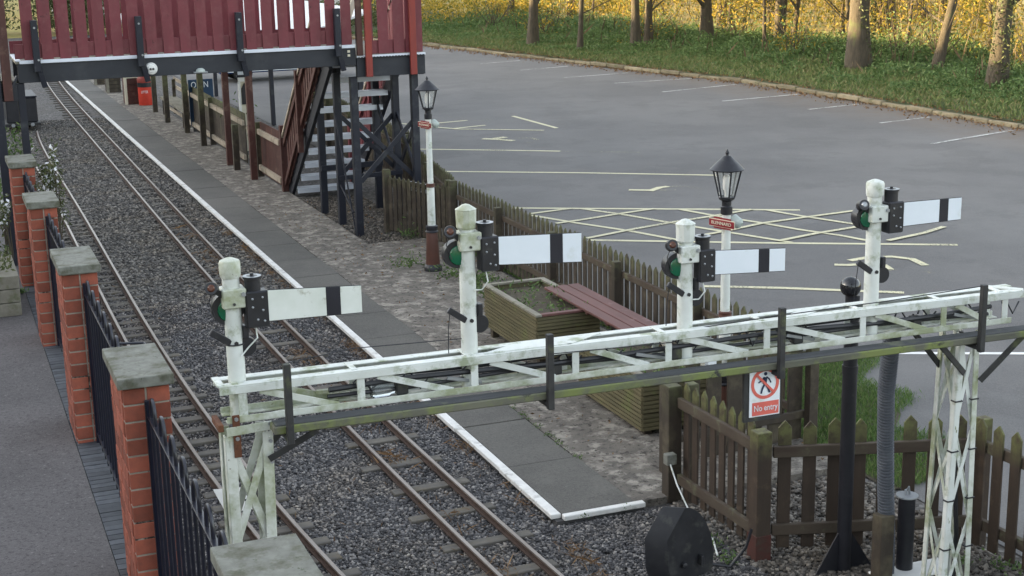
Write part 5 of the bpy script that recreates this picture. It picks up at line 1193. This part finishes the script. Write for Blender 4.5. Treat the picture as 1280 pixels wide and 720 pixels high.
for i, (x_, y_, r, h) in enumerate([(33, 58, .2, 11), (36, 50, .22, 11), (34, 44, .16, 10), (38, 62, .25, 12), (31, 70, .2, 11), (42, 56, .24, 12), (37, 38, .2, 10), (46, 66, .25, 12), (26, 66, .18, 10), (24, 78, .25, 12)]):
    words = ['first', 'second', 'third', 'fourth', 'fifth', 'sixth', 'seventh', 'eighth', 'ninth', 'tenth'][i]
    o = tree(x_, y_, r, h, (rnd.uniform(-.05, .05), 0), 'sunlit tree deep in the wood behind the verge trees', 131+i*5, low=1, leafn=1000); o['group'] = 'trees deep in the wood'
for i in range(26):
    x_, y_ = 28.5+rnd.random()*9, 31+i*1.5+rnd.random()*2
    o = tree(x_, y_, rnd.uniform(.05, .1), rnd.uniform(6, 8), (rnd.uniform(-.12, .12), rnd.uniform(-.05, .05)), 'slim dark sapling standing in the golden undergrowth', 331+i*3, low=1, leafn=500); o['group'] = 'slim saplings in the undergrowth'
# loose bushes at the edge of the wood
for i in range(16):
    y_ = 27+i*2.4+rnd.random()*1.5; x_ = float(np.interp(y_, [k[1] for k in kerb_pts], [k[0] for k in kerb_pts]))+rnd.uniform(4.2, 7.5); n = 420
    th = thing('bush', 'loose leafy bush at the wood edge, among the tree trunks beyond the verge', 'bush', (x_, y_, .3), 'bushes along the wood edge')
    P = np.stack([NP.normal(x_, .55, n), NP.normal(y_, .6, n), .35+np.abs(NP.normal(.5, .55, n))], 1); leaves('foliage', P, .06, M['leaf_g' if i % 3 else 'leaf_y'], th)
    t = MB()
    for k in range(16):
        q = P[k*20]; t.tube([(x_+rnd.uniform(-.15, .15), y_+rnd.uniform(-.15, .15), .2), tuple((q+np.array([x_, y_, .6]))/2+NP.normal(0, .08, 3)), (q[0]*1.0, q[1], q[2]*1.25)], [.022, .015, .005], 5)
    t.build('stems', M['bark'], th)
# undergrowth lit by the low sun
def thicket(n, x0, x1, y0, y1, h, size, mt, nm, label, ncl=260, sp=.55):
    c = np.stack([NP.uniform(x0, x1, ncl), NP.uniform(y0, y1, ncl)], 1); i = NP.choice(ncl, n, p=NP.dirichlet(np.full(ncl, 1.5)))
    hs = NP.uniform(.5, 1, ncl)*h
    P = np.stack([c[i, 0]+NP.normal(0, sp, n), c[i, 1]+NP.normal(0, sp, n), .2+NP.beta(1.3, 1.6, n)*hs[i]], 1)
    return tag(leaves(nm, P, size, mt, kind='stuff'), label, 'undergrowth')
thicket(62000, 29.8, 50, 30, 80, 3.0, .075, M['leaf_y'], 'undergrowth', 'golden green spring undergrowth catching the low sun behind the trees', 420)
thicket(12000, 21, 31, 62, 82, 2.2, .09, M['leaf_y'], 'undergrowth', 'sunlit bushes left of the tree line towards the pasture', 90)
thicket(12000, 12.0, 21, 66, 76, 1.7, .09, M['leaf_d'], 'hedge', 'dull green hedge seen through the footbridge railings', 60)
thicket(14000, 2.5, 11.5, 74, 80, 4.2, .12, M['leaf_d'], 'hedge', 'dark tall hedge far away at the left above the footbridge deck', 50)
n = 6500; x = NP.uniform(27.5, 44, n); y = NP.uniform(30, 78, n); P = np.stack([x, y, NP.uniform(.3, 2.2, n)], 1)
dd = np.stack([NP.normal(0, .35, n), NP.normal(0, .35, n), np.ones(n)], 1)*NP.uniform(.2, .7, (n, 1))
o = quads('brushwood', P, np.cross(dd, rand_dirs(n))*.028, dd, M['twig'], kind='stuff'); tag(o, 'tangle of thin pale twigs and saplings in the wood', 'undergrowth')

# ------------------------------------------------------------------ added sun blocker out of view, shaped to keep the station in shade
t = MB(); R = []
for i in range(45):
    y_ = -90+i*6.5; hh = 8.25+.25*math.sin(i*1.7)+.15*math.sin(i*4.1)
    R.append([(-11.0, y_, -.1), (-13, y_, hh*.75), (-15, y_, hh), (-19, y_, hh), (-45, y_, -.1)])
for i in range(44):
    for j in range(4): t.add([R[i][j], R[i][j+1], R[i+1][j+1], R[i+1][j]], [(0, 1, 2, 3)])
struct('sun_blocker', t, M['earth'])

# ------------------------------------------------------------------ light
EL, AZ = math.radians(9.0), math.radians(-24)   # sun low on the left; rays travel +X and a little +Y
dirv = Vector((math.cos(AZ)*math.cos(EL), math.sin(AZ)*math.cos(EL), -math.sin(EL)))
sun = bpy.data.lights.new('sun', 'SUN'); sun.energy = 5.0; sun.angle = math.radians(.5); sun.color = (1, .76, .40)
so = bpy.data.objects.new('sun', sun); COL.objects.link(so); so.rotation_euler = dirv.to_track_quat('-Z', 'Y').to_euler(); so.location = (-20, -5, 20)
w = bpy.data.worlds.new('World'); S.world = w; w.use_nodes = True; nt = w.node_tree
bg = nt.nodes['Background']; sk = nt.nodes.new('ShaderNodeTexSky'); sk.sky_type = 'NISHITA'; sk.sun_disc = False
sk.sun_elevation = EL; sd = -dirv; sk.sun_rotation = math.atan2(sd.x, sd.y); sk.altitude = 50; sk.dust_density = 2.0
hs = nt.nodes.new('ShaderNodeHueSaturation'); hs.inputs['Saturation'].default_value = .42; nt.links.new(sk.outputs[0], hs.inputs['Color']); nt.links.new(hs.outputs[0], bg.inputs[0]); bg.inputs[1].default_value = .15
vs = S.view_settings; vs.view_transform = 'Standard'; vs.look = 'None'; vs.gamma = 1; vs.use_curve_mapping = False; vs.exposure = 2.45
